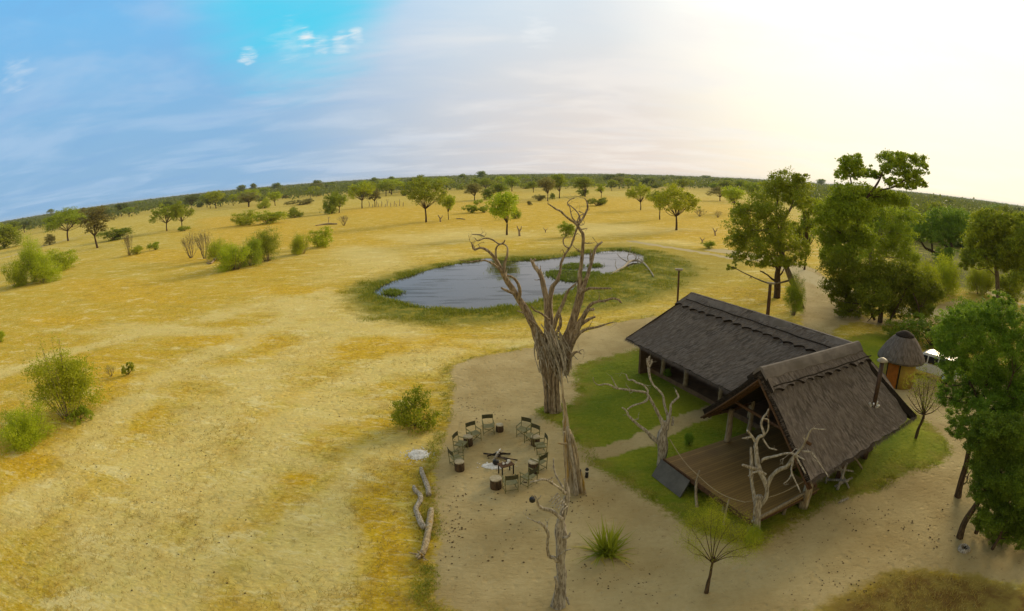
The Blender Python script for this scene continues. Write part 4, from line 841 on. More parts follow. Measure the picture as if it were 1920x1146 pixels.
dl = Traced((1240, 872), 'dead_tree', 'bare silver dead tree holding the rope at the front corner of the deck', mat=BARK_SILVER, seed=6)
D_ = dl.limb
D_([(1239, 874, 16), (1240, 860, 14), (1242, 845, 16), (1242, 828, 19), (1243, 812, 16), (1245, 800, 11), (1246, 790, 8)], 'trunk', (0, 0), 12, bump=.5)
D_([(1238, 832, 9), (1228, 825, 8), (1216, 813, 6.5), (1205, 803, 5.5), (1195, 796, 5), (1187, 788, 4.5), (1179, 780, 4), (1174, 770, 3), (1166, 764, 2)], 'limb', (0, -.6), 8, 2, tl=.25)
D_([(1244, 802, 7), (1240, 788, 6.5), (1232, 772, 5.5), (1225, 758, 5), (1217, 745, 4.6), (1213, 738, 4), (1205, 735, 4), (1190, 733, 3.8), (1175, 731, 3.6), (1155, 728, 3.4), (1146, 723, 3), (1135, 720, 2.6), (1122, 722, 2), (1114, 716, 1.6), (1112, 708, 1.2)], 'limb', (0, -1.2), 8, 3, tl=.3)
D_([(1214, 742, 4), (1214, 732, 3.6), (1206, 722, 3.2), (1194, 718, 3), (1187, 713, 2.8), (1178, 712, 2.4), (1174, 702, 1.8)], dep=(-.7, -.3), twigs=2, tl=.25)
D_([(1158, 728, 2.6), (1152, 718, 2), (1146, 706, 1.4)], dep=(-1, -.9), twigs=1, tl=.2)
D_([(1216, 744, 4), (1212, 752, 3.6), (1203, 756, 3.4), (1192, 759, 3.2), (1183, 763, 3), (1176, 768, 2.4)], dep=(-.7, -1.1), twigs=1, tl=.2)
D_([(1249, 806, 9), (1253, 790, 7), (1257, 772, 5), (1258, 760, 4.4), (1264, 752, 4), (1272, 744, 3.8), (1268, 735, 3), (1267, 731, 2)], 'limb', (0, .4), 8, 1, tl=.2)
D_([(1250, 800, 7), (1252, 782, 5.5), (1246, 760, 4.6), (1243, 742, 4.4), (1235, 732, 4), (1225, 722, 4), (1219, 710, 4.2), (1217, 700, 4.4), (1216, 690, 4.8), (1215, 680, 4), (1218, 668, 3)], 'limb', (.1, 1.0), 8, 1, tl=.2)
D_([(1216, 690, 4), (1221, 682, 3.4), (1222, 674, 2.4)], dep=(.8, .9)); D_([(1216, 688, 3.4), (1213, 680, 3), (1213, 672, 2)], dep=(.8, .7))
D_([(1260, 798, 5), (1262, 788, 4), (1261, 782, 2)], 'stub', (.1, .2), 6)

dr_ = Traced((1417, 1010), 'dead_tree', 'bare silver dead tree standing in front of the deck and the big roof slope', mat=BARK_SILVER, seed=7)
R_2 = dr_.limb
R_2([(1417, 1014, 14), (1418, 995, 11), (1420, 968, 14), (1421, 945, 14), (1423, 930, 11)], 'trunk', (0, 0), 12, bump=.5)
R_2([(1419, 950, 10), (1413, 925, 6.5), (1410, 905, 6), (1409, 885, 8), (1409, 862, 6), (1408, 845, 5), (1408, 838, 4)], 'limb', (0, .3), 9)
R_2([(1424, 950, 8), (1433, 938, 8), (1438, 922, 8), (1436, 908, 8), (1430, 893, 9), (1424, 880, 10), (1420, 866, 10), (1418, 850, 9), (1417, 838, 8), (1419, 826, 7), (1425, 818, 6), (1432, 816, 5), (1430, 805, 4.4), (1427, 795, 4), (1431, 783, 4), (1437, 776, 3.6), (1441, 767, 2.6)], 'limb', (0, .6), 11, bump=.4)
R_2([(1431, 818, 4), (1439, 808, 3), (1441, 797, 2.6), (1440, 787, 2.6), (1432, 785, 2)], dep=(.5, .2), twigs=1, tl=.15)
R_2([(1417, 830, 6), (1411, 820, 5), (1405, 812, 4), (1401, 807, 3)], dep=(.4, 0)); R_2([(1408, 819, 4), (1401, 821, 3.4), (1392, 822, 2.6)], dep=(.2, -.2), twigs=1, tl=.12)
R_2([(1430, 822, 4), (1436, 832, 3.6), (1442, 840, 3.2), (1450, 842, 3), (1457, 844, 2)], dep=(.4, .1), twigs=1, tl=.2)
R_2([(1427, 866, 6), (1431, 861, 5.5), (1442, 858, 5), (1455, 855, 4.6), (1470, 851, 4.2), (1483, 850, 4), (1497, 856, 3.4), (1509, 862, 2.6)], 'limb', (.3, -.5), 8, 2, tl=.25)
R_2([(1437, 915, 9), (1442, 902, 8), (1450, 890, 7.5), (1462, 880, 7), (1474, 876, 6.6), (1482, 866, 6.4), (1487, 858, 6), (1496, 848, 5), (1503, 840, 4.6), (1511, 826, 4), (1517, 812, 3.4), (1524, 804, 2.6), (1536, 805, 2), (1549, 805, 1.4)], 'limb', (.2, -.6), 10, 3, tl=.3)
R_2([(1488, 858, 4), (1485, 872, 3.4), (1484, 884, 3), (1490, 900, 2.6), (1496, 912, 2.4), (1501, 924, 1.8)], dep=(-.2, -.8), twigs=2, tl=.25)
R_2([(1491, 853, 3.6), (1500, 870, 3), (1506, 880, 2.6), (1510, 888, 2)], dep=(-.2, -.5), twigs=1, tl=.2)
R_2([(1505, 846, 3.6), (1520, 848, 3.2), (1527, 856, 2.8), (1537, 870, 2.4), (1547, 884, 2), (1553, 894, 1.6)], dep=(-.3, -.9), twigs=2, tl=.25)
R_2([(1484, 890, 2.6), (1478, 900, 2.2), (1469, 907, 1.6)], dep=(-.4, -.7), twigs=1, tl=.15)
R_2([(1427, 884, 8), (1418, 880, 7), (1408, 877, 6.4), (1399, 874, 5.4), (1392, 872, 4)], 'limb', (.2, -.3), 8); R_2([(1436, 890, 5), (1424, 884, 4.4), (1411, 887, 4)], 'stub', (-.1, -.3), 7); R_2([(1410, 896, 4), (1403, 892, 2.6)], 'stub', (.1, 0), 6)
R_2([(1414, 968, 5), (1416, 952, 6), (1419, 940, 6.4), (1421, 930, 5), (1416, 934, 3)], 'stub', (-.25, -.35), 8)

# fallen branches and stumps
def fallen(name, pts, label, group=None, mat=BARK_SILVER, cat='log', roots=None, seed=1, twigs=0):
    c = gp(pts[0][0], pts[0][1]); e = empty(name, c, label, cat, group); P = []; R = []
    for x, y, w in pts:
        q = gp(x, y); r = w/2*(q-Vector((0, 0, CAM_H))).length/F; R.append(r); P.append(q-c+Vector((0, 0, r*0.75)))
    mb = MB(); mb.tube(P, R, 10, seed, 0.45); rg2 = np.random.default_rng(seed)
    for k in range(twigs):
        i_ = int(rg2.integers(0, len(P))); d = Vector(rg2.normal(size=3)); d.z = abs(d.z)*.7; grow(mb, P[i_], d, R[i_]*7, R[i_]*0.5, 2, rg2, None, .7, .05, 5, (1, 2))
    mb.build('trunk', mat, e, True)
    if roots:
        mb = MB()
        for k in range(9):
            d = Vector(((P[0]-P[1]).normalized()))+Vector(rg2.normal(size=3))*0.75; d.z = abs(d.z)*.6; mb.tube([P[0], P[0]+d.normalized()*R[0]*1.6, P[0]+d.normalized()*R[0]*3+Vector(rg2.normal(size=3))*.05], [R[0]*.45, R[0]*.3, R[0]*.12], 6)
        mb.build('roots', mat, e, True)
    return e
fallen('log', [(790, 880, 7), (792, 891, 8), (797, 904, 9), (802, 918, 9.5), (804, 932, 10)], 'shorter curved grey log below the ash heap', 'logs lying along the sand edge', seed=1)
fallen('log', [(776, 914, 6), (780, 924, 9), (788, 932, 10), (787, 944, 10), (780, 957, 10), (785, 972, 10.5), (790, 986, 11), (797, 994, 11)], 'twisted S-shaped grey log in the middle of three', 'logs lying along the sand edge', seed=2)
fallen('log', [(791, 1044, 13), (796, 1028, 12), (802, 1005, 13), (806, 980, 12), (809, 958, 10)], 'thickest log with a splayed root end and yellow lichen', 'logs lying along the sand edge', BARK_LICHEN, roots=True, seed=3)
fallen('log', [(592, 424, 2), (605, 422, 2.6), (618, 421, 3), (632, 421, 2.4)], 'thin dark fallen trunk on the plain beside a dry shrub', mat=BARK_DEAD, seed=4, twigs=1)
fallen('dead_branch', [(1144, 516, 2), (1158, 508, 3.4), (1170, 502, 4), (1178, 494, 4.5), (1190, 490, 4), (1206, 494, 3.4), (1220, 510, 2.6), (1226, 520, 1.8)], 'fallen grey tree lying in the reeds at the far end of the waterhole', mat=BARK_SILVER, cat='branch', seed=5, twigs=9)
fallen('dead_branch', [(1572, 944, 3), (1580, 940, 4.6), (1590, 936, 4)], 'short pale stick on the sand in front of the big roof', mat=BARK_SILVER, cat='branch', seed=6)
fallen('log', [(855, 411, 1.6), (864, 411, 2), (872, 412, 1.6)], 'small fallen trunk on the plain between two green trees', mat=BARK_DEAD, seed=14)
fallen('dead_branch', [(885, 440, 1.4), (900, 441, 2), (908, 444, 1.6)], 'fallen twigs under the bright green tree above the waterhole', mat=BARK_DEAD, cat='branch', seed=15, twigs=3)
fallen('dead_branch', [(388, 494, 2.4), (396, 495, 3), (405, 484, 3.4), (408, 478, 3)], 'dark broken trunk lying against the bush group on the plain', mat=BARK_DEAD, cat='branch', seed=16, twigs=4)
# pale poles stacked crosswise at the right corner of the lodge
def sticks(name, lst, label, cat, mat, group=None):
    c = gp(lst[0][0], lst[0][1]); e = empty(name, c, label, cat, group)
    for x0, y0, z0, x1, y1, z1, w in lst:
        mb = MB(); a_, b_ = gp(x0, y0, z0)-c, gp(x1, y1, z1)-c; mb.tube([a_, a_.lerp(b_, .5)+Vector((0.02, 0, .02)), b_], [w, w*.9, w*.8], 7, x0, .2); mb.build('pole', mat, e, True)
    return e
sticks('pole_stack', [(1566, 912, .05, 1598, 896, .1, .06), (1570, 918, .04, 1588, 868, 1.3, .07), (1552, 900, .05, 1590, 902, .9, .06), (1560, 880, .9, 1600, 884, .2, .05), (1582, 905, .05, 1574, 872, 1.2, .06), (1548, 905, .05, 1562, 868, 1.5, .06), (1570, 876, .3, 1592, 915, .05, .05)], 'tangle of pale poles and branches piled by the right corner of the lodge', 'wood pile', BARK_SILVER)
sticks('prop_pole', [(1616, 879, .05, 1597, 852, 1.6, .05)], 'single pale pole leaning out from under the long eave', 'pole', POLE)
# small standing stumps out on the plain
for x, y, h, w, lab in ((974, 443, 20, 3.4, 'dead forked stump right of the bright green tree'), (826, 416, 13, 2.6, 'short pale stump between the big spreading tree and its small neighbour'), (1023, 436, 9, 1.6, 'tiny twin stump on bare ground above the waterhole'), (1341, 442, 15, 2.6, 'reddish stump with two prongs left of the leaning tree'), (1317, 456, 11, 2.2, 'thin dark stump beside a low bush near the leaning tree')):
    t_ = Traced((x, y), 'tree_stump', lab, 'stump', seed=int(x))
    t_.limb([(x, y+1, w*1.2), (x-1, y-h*.5, w), (x-3, y-h*.75, w*.7), (x-5, y-h, w*.4)], 'trunk', (0, 0), 7); t_.limb([(x, y-h*.45, w*.8), (x+3, y-h*.7, w*.6), (x+3.4, y-h*.95, w*.3)], 'branch', (0, .2), 6)
for k in range(12):
    x, y = 692+k*5.6+(k % 3), 388+1.0*(k % 2)-k*0.15; h = (10, 6, 13, 8)[k % 4]
    t_ = Traced((x, y), 'tree_stump', 'thin upright stub in the row of stubs left of the big spreading tree', 'stump', 'row of thin stubs on the plain', seed=k)
    t_.limb([(x, y+1, 1.5), (x+.5, y-h*.6, 1.3), (x+(k % 3)-1, y-h, .8)], 'trunk', (0, 0), 5, twigs=1 if k % 3 == 0 else 0, tl=1.0)

# ---------------------------------------------------------------- living trees and bushes
def vis_leaf(name, P, size, seed, mat, parent, aspect=0.55, flat=0.0, up=0.0):
    rng = np.random.default_rng(seed); V_, Q_ = leaf_quads(P, size, rng, aspect, flat, up); return link(name, np_mesh(name, V_, Q_), mat, parent)
PROTO = {}
def proto(kind, k):
    """one crown mesh and one trunk mesh of a kind, in metres round the foot; returns (crown, trunk, height, width)"""
    key = (kind, k)
    if key in PROTO: return PROTO[key]
    rng = np.random.default_rng(100*k+sum(map(ord, kind))); mb = MB(); blobs = []; n, size = 3200, 0.13
    if kind == 'spread':                       # wide acacia: low fork, domed flat-bottomed crown
        h, w, fork = 7.0, 9.0, 1.9
        for i in range(22):
            a, r = rng.uniform(0, 2*PI), 3.3*math.sqrt(rng.uniform(0, 1)); z = 4.0+1.9*(1-(r/3.6)**2)+rng.uniform(-1.5, .3); blobs.append(((r*math.cos(a), r*math.sin(a), z), tuple(np.array([1.05, 1.05, 0.75])*rng.uniform(.7, 1.25))))
        mb.tube([(0, 0, -.1), (.05, .02, .9), (-.03, .05, fork)], [.17, .13, .12], 9, k, .2); top = (-.03, .05, fork); n, size = 8500, .11
    elif kind == 'round':
        h, w, fork = 7.0, 6.0, 1.7
        for i in range(15):
            d = rng.normal(size=3); d /= np.linalg.norm(d); q = d*rng.uniform(.4, 1)*np.array([2.1, 2.1, 1.8]); blobs.append(((q[0], q[1], 4.5+q[2]), (1.15, 1.15, .95)))
        mb.tube([(0, 0, -.1), (.04, -.03, .9), (.1, .0, fork)], [.16, .12, .11], 9, k, .2); top = (.1, 0, fork); n, size = 6500, .12
    elif kind == 'tall':
        h, w, fork = 8.0, 5.0, 2.2
        for i in range(13):
            z = rng.uniform(3.2, 7.3); a = rng.uniform(0, 2*PI); r = rng.uniform(.2, 1.8)*(1.1-abs(z-5)/5); blobs.append(((r*math.cos(a), r*math.sin(a), z), (1.0, 1.0, .7)))
        mb.tube([(0, 0, -.1), (.1, .05, 1.1), (.15, .1, fork)], [.13, .10, .09], 8, k, .2); top = (.15, .1, fork); n, size = 4500, .13
    elif kind == 'bush':
        h, w, fork = 2.6, 4.0, .1
        for i in range(13):
            a, r = rng.uniform(0, 2*PI), 1.4*math.sqrt(rng.uniform(0, 1)); blobs.append(((r*math.cos(a), r*math.sin(a), rng.uniform(.45, 1.9)*(1.1-r*.25)), (.75, .75, .6)))
        top = (0, 0, .05); n, size = 5200, .075
    elif kind == 'low':
        h, w, fork = 1.2, 3.4, .1
        for i in range(10):
            a, r = rng.uniform(0, 2*PI), 1.3*math.sqrt(rng.uniform(0, 1)); blobs.append(((r*math.cos(a), r*math.sin(a), rng.uniform(.3, .8)), (.5, .5, .35)))
        top = (0, 0, .05); n, size = 3000, .07
    if kind in ('spread', 'round', 'tall', 'bush', 'low'):
        P = blob_points(blobs, n, rng, 0.20, 26)
        for c, r in blobs:
            c = np.array(c); mid = np.array(top)+(c-np.array(top))*.55+rng.normal(size=3)*.15; mid[2] -= .15*abs(c[2]-top[2])*0
            r0 = .05 if kind in ('spread', 'round') else .06 if kind == 'tall' else .03
            mb.tube([top, mid, c], [r0, r0*.6, r0*.25], 6, k, .1)
            for q in range(3): grow(mb, mid+(c-mid)*rng.uniform(.1, .8), Vector(rng.normal(size=3)), .6*min(r), r0*.35, 1, rng, None, .6, .2, 4, (1, 2))
    elif kind in ('wispy', 'feather'):         # fine-leaved bushes: a soft cloud of sprays round many rods
        h, w = (2.6, 3.8) if kind == 'wispy' else (4.0, 3.4); pts = []; bl_ = []
        for i in range(15):
            a, r = rng.uniform(0, 2*PI), w*.36*math.sqrt(rng.uniform(0, 1)); bl_.append(((r*math.cos(a), r*math.sin(a), h*rng.uniform(.25, .78)*(1.05-.35*r/(w*.36))), (.62, .62, .26*h)))
        pts.append(blob_points(bl_, 15000, rng, .30, 60, 1.6))
        for i in range(26):
            a = rng.uniform(0, 2*PI); out = rng.uniform(.1, 1)**.7*w/2; hh = h*(1-.35*(out/(w/2))**2)*rng.uniform(.8, 1.12)
            b0 = np.array([math.cos(a)*out*.22, math.sin(a)*out*.22, 0]); e = np.array([math.cos(a)*out, math.sin(a)*out, hh]); m_ = b0*.5+e*.5+np.array([math.cos(a), math.sin(a), 0])*out*.12
            mb.tube([b0, m_, e], [.02, .011, .004], 4, k)
            t = rng.uniform(.3, 1.03, 60)[:, None]; c = (1-t)**2*b0+2*t*(1-t)*m_+t*t*e; pts.append(c+rng.normal(size=c.shape)*np.array([.10, .10, .10]))
        P = np.concatenate(pts); size = .048
    elif kind == 'dry':
        h, w = 3.0, 3.2; P = None; pts = []
        for i in range(16):
            a = rng.uniform(0, 2*PI); tips = []; grow(mb, (math.cos(a)*.2, math.sin(a)*.2, 0), (math.cos(a)*.5, math.sin(a)*.5, 1), 1.1, .035, 3, rng, tips, .35, .35, 4, (2, 3), .75)
            pts += [tuple(t) for t in tips]
        pts = np.array(pts); P = np.repeat(pts, 2, 0)+rng.normal(size=(len(pts)*2, 3))*.12; size = .05
    mat = {'dry': BARK_PALE, 'wispy': BARK_PALE, 'feather': BARK_PALE}.get(kind, BARK_LIVE)
    V_, Q_ = leaf_quads(P, size, rng, .55, 0, .0 if kind not in ('wispy', 'feather') else .3)
    cm = np_mesh(kind+'_crown', V_, Q_); tm = mb.mesh(kind+'_trunk', True); cm.materials.append(LEAF['olive']); tm.materials.append(mat)
    zmax = float(np.percentile(P[:, 2], 99.3)); wx = float(np.percentile(np.abs(P[:, 0]), 98.5))*2
    PROTO[key] = (cm, tm, zmax, wx); return PROTO[key]
NAMES = {'spread': 'acacia_tree', 'round': 'bushveld_tree', 'tall': 'slender_tree', 'bush': 'bush', 'low': 'low_bush', 'wispy': 'wispy_bush', 'feather': 'feathery_bush', 'dry': 'dry_bush'}
def plant(x, yb, yt, wpx, kind, col, label, group=None, k=None, name=None, cat=None, rz=None):
    b_ = gp(x, yb); d_ = math.hypot(b_.x, b_.y); r_ = ray(x, yt); h = CAM_H+r_.z*d_/math.hypot(r_.x, r_.y); w = wpx/F*(b_-Vector((0, 0, CAM_H))).length
    return plant_at(b_, h, w, kind, col, label, group, k if k is not None else int(x) % 3, name, cat, rz if rz is not None else x*1.7)
def plant_at(b_, h, w, kind, col, label, group, k, name=None, cat=None, rz=0.0):
    cm, tm, h0, w0 = proto(kind, k)
    cat = cat or ('bush' if kind in ('bush', 'low', 'wispy', 'feather', 'dry') else 'tree'); name = name or NAMES[kind]
    e = empty(name, b_, label, cat, group, rz); e.scale = (w/w0, w/w0, h/h0)
    for nm, me, mt in (('crown' if cat == 'tree' else 'foliage', cm, LEAF[col]), ('trunk' if cat == 'tree' else 'stems', tm, None)):
        o = bpy.data.objects.new(nm, me); COL.objects.link(o); o.parent = e
        if mt: o.material_slots[0].link = 'OBJECT'; o.material_slots[0].material = mt
    return e
PL = [
 (128, 452, 391, 80, 'spread', 'olive', 'grey-green acacia with a bare slanting trunk on the far left of the plain'),
 (183, 465, 388, 56, 'tall', 'grey', 'grey thin-leaved tree with a pale forked trunk, far left of the plain'),
 (8, 466, 418, 60, 'bush', 'olive', 'dark tree-high bush cut by the left edge under the horizon'),
 (93, 460, 439, 24, 'bush', 'grey', 'small grey shrub between the left edge bush and the slanting acacia'),
 (212, 451, 428, 46, 'bush', 'dark', 'dark rounded bush right of the grey thin-leaved tree'),
 (257, 477, 461, 22, 'bush', 'bright', 'small green bush touching a bare multi-stemmed shrub'),
 (243, 479, 434, 26, 'dry', 'grey', 'bare pale multi-stemmed shrub with a small green bush at its foot'),
 (292, 469, 454, 30, 'low', 'olive', 'low dark bush alone right of the bare multi-stemmed shrub'),
 (32, 537, 488, 46, 'wispy', 'bright', 'leftmost bush of the green clump near the left edge'),
 (66, 528, 441, 40, 'feather', 'bright', 'tallest bush of the green clump near the left edge'),
 (84, 528, 474, 58, 'wispy', 'bright', 'middle bush of the green clump near the left edge'),
 (118, 506, 466, 58, 'bush', 'bright', 'rounded rightmost bush of the green clump near the left edge'),
 (313, 433, 386, 62, 'spread', 'olive', 'wide flat acacia with a leaning trunk, left of a twin of it'),
 (342, 431, 378, 44, 'spread', 'olive', 'flat acacia with low grass at its foot, right of its leaning twin'),
 (347, 433, 424, 26, 'low', 'olive', 'low grassy shrub at the foot of the flat acacia'),
 (358, 484, 432, 40, 'dry', 'grey', 'leafless grey-brown shrub left of another at the end of the long bush group'),
 (384, 485, 430, 38, 'dry', 'grey', 'second leafless grey-brown shrub beside the green bush group'),
 (408, 488, 449, 42, 'feather', 'bright', 'green bush next to the leafless shrubs'),
 (440, 506, 458, 62, 'wispy', 'bright', 'widest green bush at the front of the long bush group'),
 (474, 498, 446, 40, 'wispy', 'olive', 'dull green bush in the middle of the long bush group'),
 (502, 490, 428, 52, 'feather', 'olive', 'tallest feathery bush of the long bush group'),
 (566, 476, 440, 38, 'wispy', 'bright', 'feathery green bush between the long bush group and a round little tree'),
 (604, 463, 427, 44, 'bush', 'bright', 'round little green tree standing alone right of the bush group'),
 (460, 422, 396, 48, 'bush', 'bright', 'left half of the long low hedge-like thicket'),
 (500, 420, 396, 48, 'bush', 'bright', 'right half of the long low hedge-like thicket'),
 (553, 408, 389, 30, 'bush', 'olive', 'small dark bush right of the hedge-like thicket'),
 (622, 401, 362, 34, 'bush', 'dark', 'dark purple-brown dense bush on the plain'),
 (636, 399, 366, 32, 'round', 'olive', 'green tree merging with the dark dense bush'),
 (405, 391, 358, 34, 'round', 'bright', 'bright round tree at the wood edge above the leafless shrubs'),
 (466, 388, 361, 40, 'tall', 'grey', 'grey hazy tree directly behind the hedge-like thicket'),
 (496, 391, 372, 26, 'bush', 'bright', 'bright bush behind the hedge-like thicket'),
 (516, 386, 360, 28, 'round', 'bright', 'bright flat-topped tree with a pale trunk behind the hedge-like thicket'),
 (560, 385, 374, 50, 'low', 'grey', 'long grey low scrub beside a thin post at the wood edge'),
 (645, 423, 403, 24, 'dry', 'grey', 'small dry shrub with a fallen trunk beside it'),
 (679, 391, 342, 52, 'spread', 'bright', 'green tree with a dark forked trunk left of the big spreading tree'),
 (703, 388, 352, 24, 'tall', 'grey', 'slim grey tree close to the dark-forked green tree'),
 (799, 417, 334, 84, 'spread', 'olive', 'big spreading tree with a single straight trunk on the plain'),
 (841, 412, 366, 26, 'round', 'bright', 'small slim tree right of the big spreading tree'),
 (890, 377, 344, 36, 'round', 'grey', 'grey-brown forked tree above the low bushes left of the bright tree'),
 (884, 399, 384, 34, 'low', 'olive', 'low bush left of a similar one beside the bright green tree'),
 (908, 399, 386, 26, 'low', 'olive', 'low bush touching the bright green tree'),
 (895, 384, 375, 20, 'low', 'bright', 'tiny bush under the grey-brown forked tree'),
 (950, 441, 361, 64, 'round', 'bright', 'bright yellow-green round tree mirrored in the waterhole'),
 (967, 410, 385, 20, 'bush', 'olive', 'small bush behind the bright yellow-green tree'),
 (918, 374, 352, 30, 'bush', 'dark', 'dark bush behind and left of the bright yellow-green tree'),
 (938, 374, 345, 28, 'round', 'dark', 'dark green tree behind the bright yellow-green tree'),
 (960, 359, 332, 30, 'round', 'olive', 'olive tree at the wood edge above the bright yellow-green tree'),
 (1027, 377, 333, 34, 'round', 'grey', 'grey left tree of a close pair left of the dead treetop'),
 (1049, 372, 327, 36, 'round', 'olive', 'olive right tree of a close pair left of the dead treetop'),
 (1010, 377, 365, 18, 'bush', 'grey', 'small dry-looking bush at the foot of the close pair'),
 (993, 385, 377, 12, 'bush', 'grey', 'tiny bush alone on the orange plain'),
 (1035, 374, 362, 12, 'bush', 'dark', 'tiny dark bush between the two trunks of the close pair'),
 (1097, 369, 333, 42, 'round', 'olive', 'round tree right behind the dead treetop'),
 (1091, 368, 354, 16, 'bush', 'dark', 'small dark bush at the foot of the round tree behind the dead treetop'),
 (1118, 386, 371, 38, 'low', 'dark', 'low dark bush in front of the round tree behind the dead treetop'),
 (1127, 371, 345, 20, 'tall', 'bright', 'slim young tree right of the dead treetop'),
 (1147, 358, 337, 20, 'round', 'olive', 'small tree with a dark fallen mat of brush at its foot'),
 (1166, 352, 334, 20, 'round', 'dark', 'dark small tree beside the small tree over brush'),
 (1201, 394, 346, 50, 'spread', 'bright', 'flat-topped green tree with a leaning trunk on the plain right of centre'),
 (1237, 412, 356, 42, 'round', 'olive', 'slim straight-trunked tree just behind the big flat-topped tree'),
 (1268, 432, 348, 92, 'spread', 'bright', 'big flat-topped tree with a forked dark trunk right of centre'),
 (1350, 377, 351, 46, 'spread', 'grey', 'grey-brown dry tree left of the leaning tree group'),
 (1312, 406, 389, 26, 'dry', 'olive', 'thin dry shrub right of the big flat-topped tree'),
 (1346, 408, 394, 24, 'dry', 'grey', 'bleached leafless shrub beside the leaning tree group'),
 (1328, 466, 452, 20, 'bush', 'olive', 'small bush near a thin dark stump above the lodge'),
 (1061, 444, 416, 26, 'bush', 'olive', 'small thorny bush right behind the dead tree, above the waterhole'),
 (1375, 400, 350, 44, 'round', 'bright', 'bright tree behind and left of the leaning tree'),
 (1410, 380, 342, 34, 'round', 'olive', 'olive tree peeping over the leaning tree group from behind'),
 (1508, 506, 372, 62, 'tall', 'olive', 'tree with a bare leaning trunk between the leaning tree and the great dark tree'),
 (1500, 470, 425, 40, 'bush', 'dark', 'dark bush behind the leaning trunk beside the sand track'),
 (1488, 592, 516, 34, 'feather', 'dark', 'narrow dark shrub at the foot of the leaning trunk'),
 (1727, 560, 486, 66, 'feather', 'bright', 'lime green shrub right of the great dark thicket'),
 (1768, 552, 480, 70, 'wispy', 'bright', 'wide lime green shrub behind the hut clearing'),
 (1837, 552, 492, 58, 'wispy', 'bright', 'lime green shrub left of the straight pale trunk'),
 (1895, 566, 510, 50, 'bush', 'olive', 'olive shrub right of the straight pale trunk'),
 (208, 706, 681, 26, 'dry', 'olive', 'small scrubby shrub right of the big wispy bush, nearer to it'),
 (241, 703, 680, 28, 'low', 'olive', 'small dense shrub at the right end beside the big wispy bush'),
 (2, 642, 620, 16, 'bush', 'bright', 'scrap of green bush at the left edge halfway down'),
 (128, 782, 652, 128, 'feather', 'bright', 'big wispy yellow-green bush at the lower left'),
 (150, 790, 766, 50, 'low', 'olive', 'low weeds at the foot of the big wispy bush'),
 (50, 828, 762, 96, 'wispy', 'bright', 'wispy bush below and left of the big wispy bush'),
 (28, 815, 796, 26, 'low', 'bright', 'dense green tuft beside the lower left wispy bush'),
 (778, 800, 737, 84, 'bush', 'olive', 'rounded olive bush above the ash heap at the sand edge'),
 (1690, 640, 600, 70, 'bush', 'dark', 'dark green shrub behind the round hut'),
 (1745, 650, 590, 90, 'bush', 'deep', 'deep green shrub behind the white truck'),
 (1800, 640, 560, 90, 'bush', 'deep', 'deep green thicket right behind the white truck'),
 (1860, 640, 560, 90, 'bush', 'deep', 'deep green thicket under the straight pale trunk'),
]
for t_ in PL: plant(*t_)

# big trees drawn from the photo, each one its own
def big_tree(base, name, label, blobs, limbs, n, size, col, seed, bark=BARK_LIVE, depth=2.0, clump=0.16, per=30, cat='tree', zr=0.9, twig=1.0):
    T = Traced(base, name, label, cat, mat=bark, seed=seed); rng = np.random.default_rng(seed); bl = []
    for bq in blobs:
        x, y, rx, ry = bq[:4]; dep = bq[4] if len(bq) > 4 else rng.uniform(-depth, depth)
        c = T.p(x, y, dep); sl_ = (c+T.b-Vector((0, 0, CAM_H))).length; bl.append((np.array(c), (rx/F*sl_, rx/F*sl_*zr, ry/F*sl_)))
    mbx = MB(); starts = []
    for nm, pts, dp in limbs:
        N = len(pts); P = [T.p(q[0], q[1], dp[0]+(dp[1]-dp[0])*i/max(1, N-1)) for i, q in enumerate(pts)]
        R = [max(.01, q[2]/2*(a+T.b-Vector((0, 0, CAM_H))).length/F) for q, a in zip(pts, P)]
        m_ = MB(); m_.tube(P, R, 12, seed+N, .25); m_.build(nm, bark, T.root, True); starts += [(Vector(p), r) for p, r in zip(P[1:], R[1:])]
    for c, r in bl:                                 # boughs from the nearest limb point up into every clump
        c = Vector(c); s_, rs = min(starts, key=lambda q: (q[0]-c).length+max(0, q[0].z-c.z)*2)
        if (s_-c).length < 0.35: continue
        r0 = min(rs*.6, .03+.012*(s_-c).length); pts = wander(s_, c, rng, .06, 3, -0.02); mbx.tube(pts, [r0, r0*.75, r0*.55, r0*.35], 6, seed, .15)
        for q in range(5): grow(mbx, Vector(pts[int(rng.integers(1, 4))]), Vector(rng.normal(size=3)), .55*min(r)*twig, r0*.4, 1, rng, None, .6, .15, 4, (2, 3))
    mbx.build('branches', bark, T.root, True)
    P = blob_points(bl, n, rng, clump, per); vis_leaf('crown', P, size, seed, LEAF[col], T.root); return T
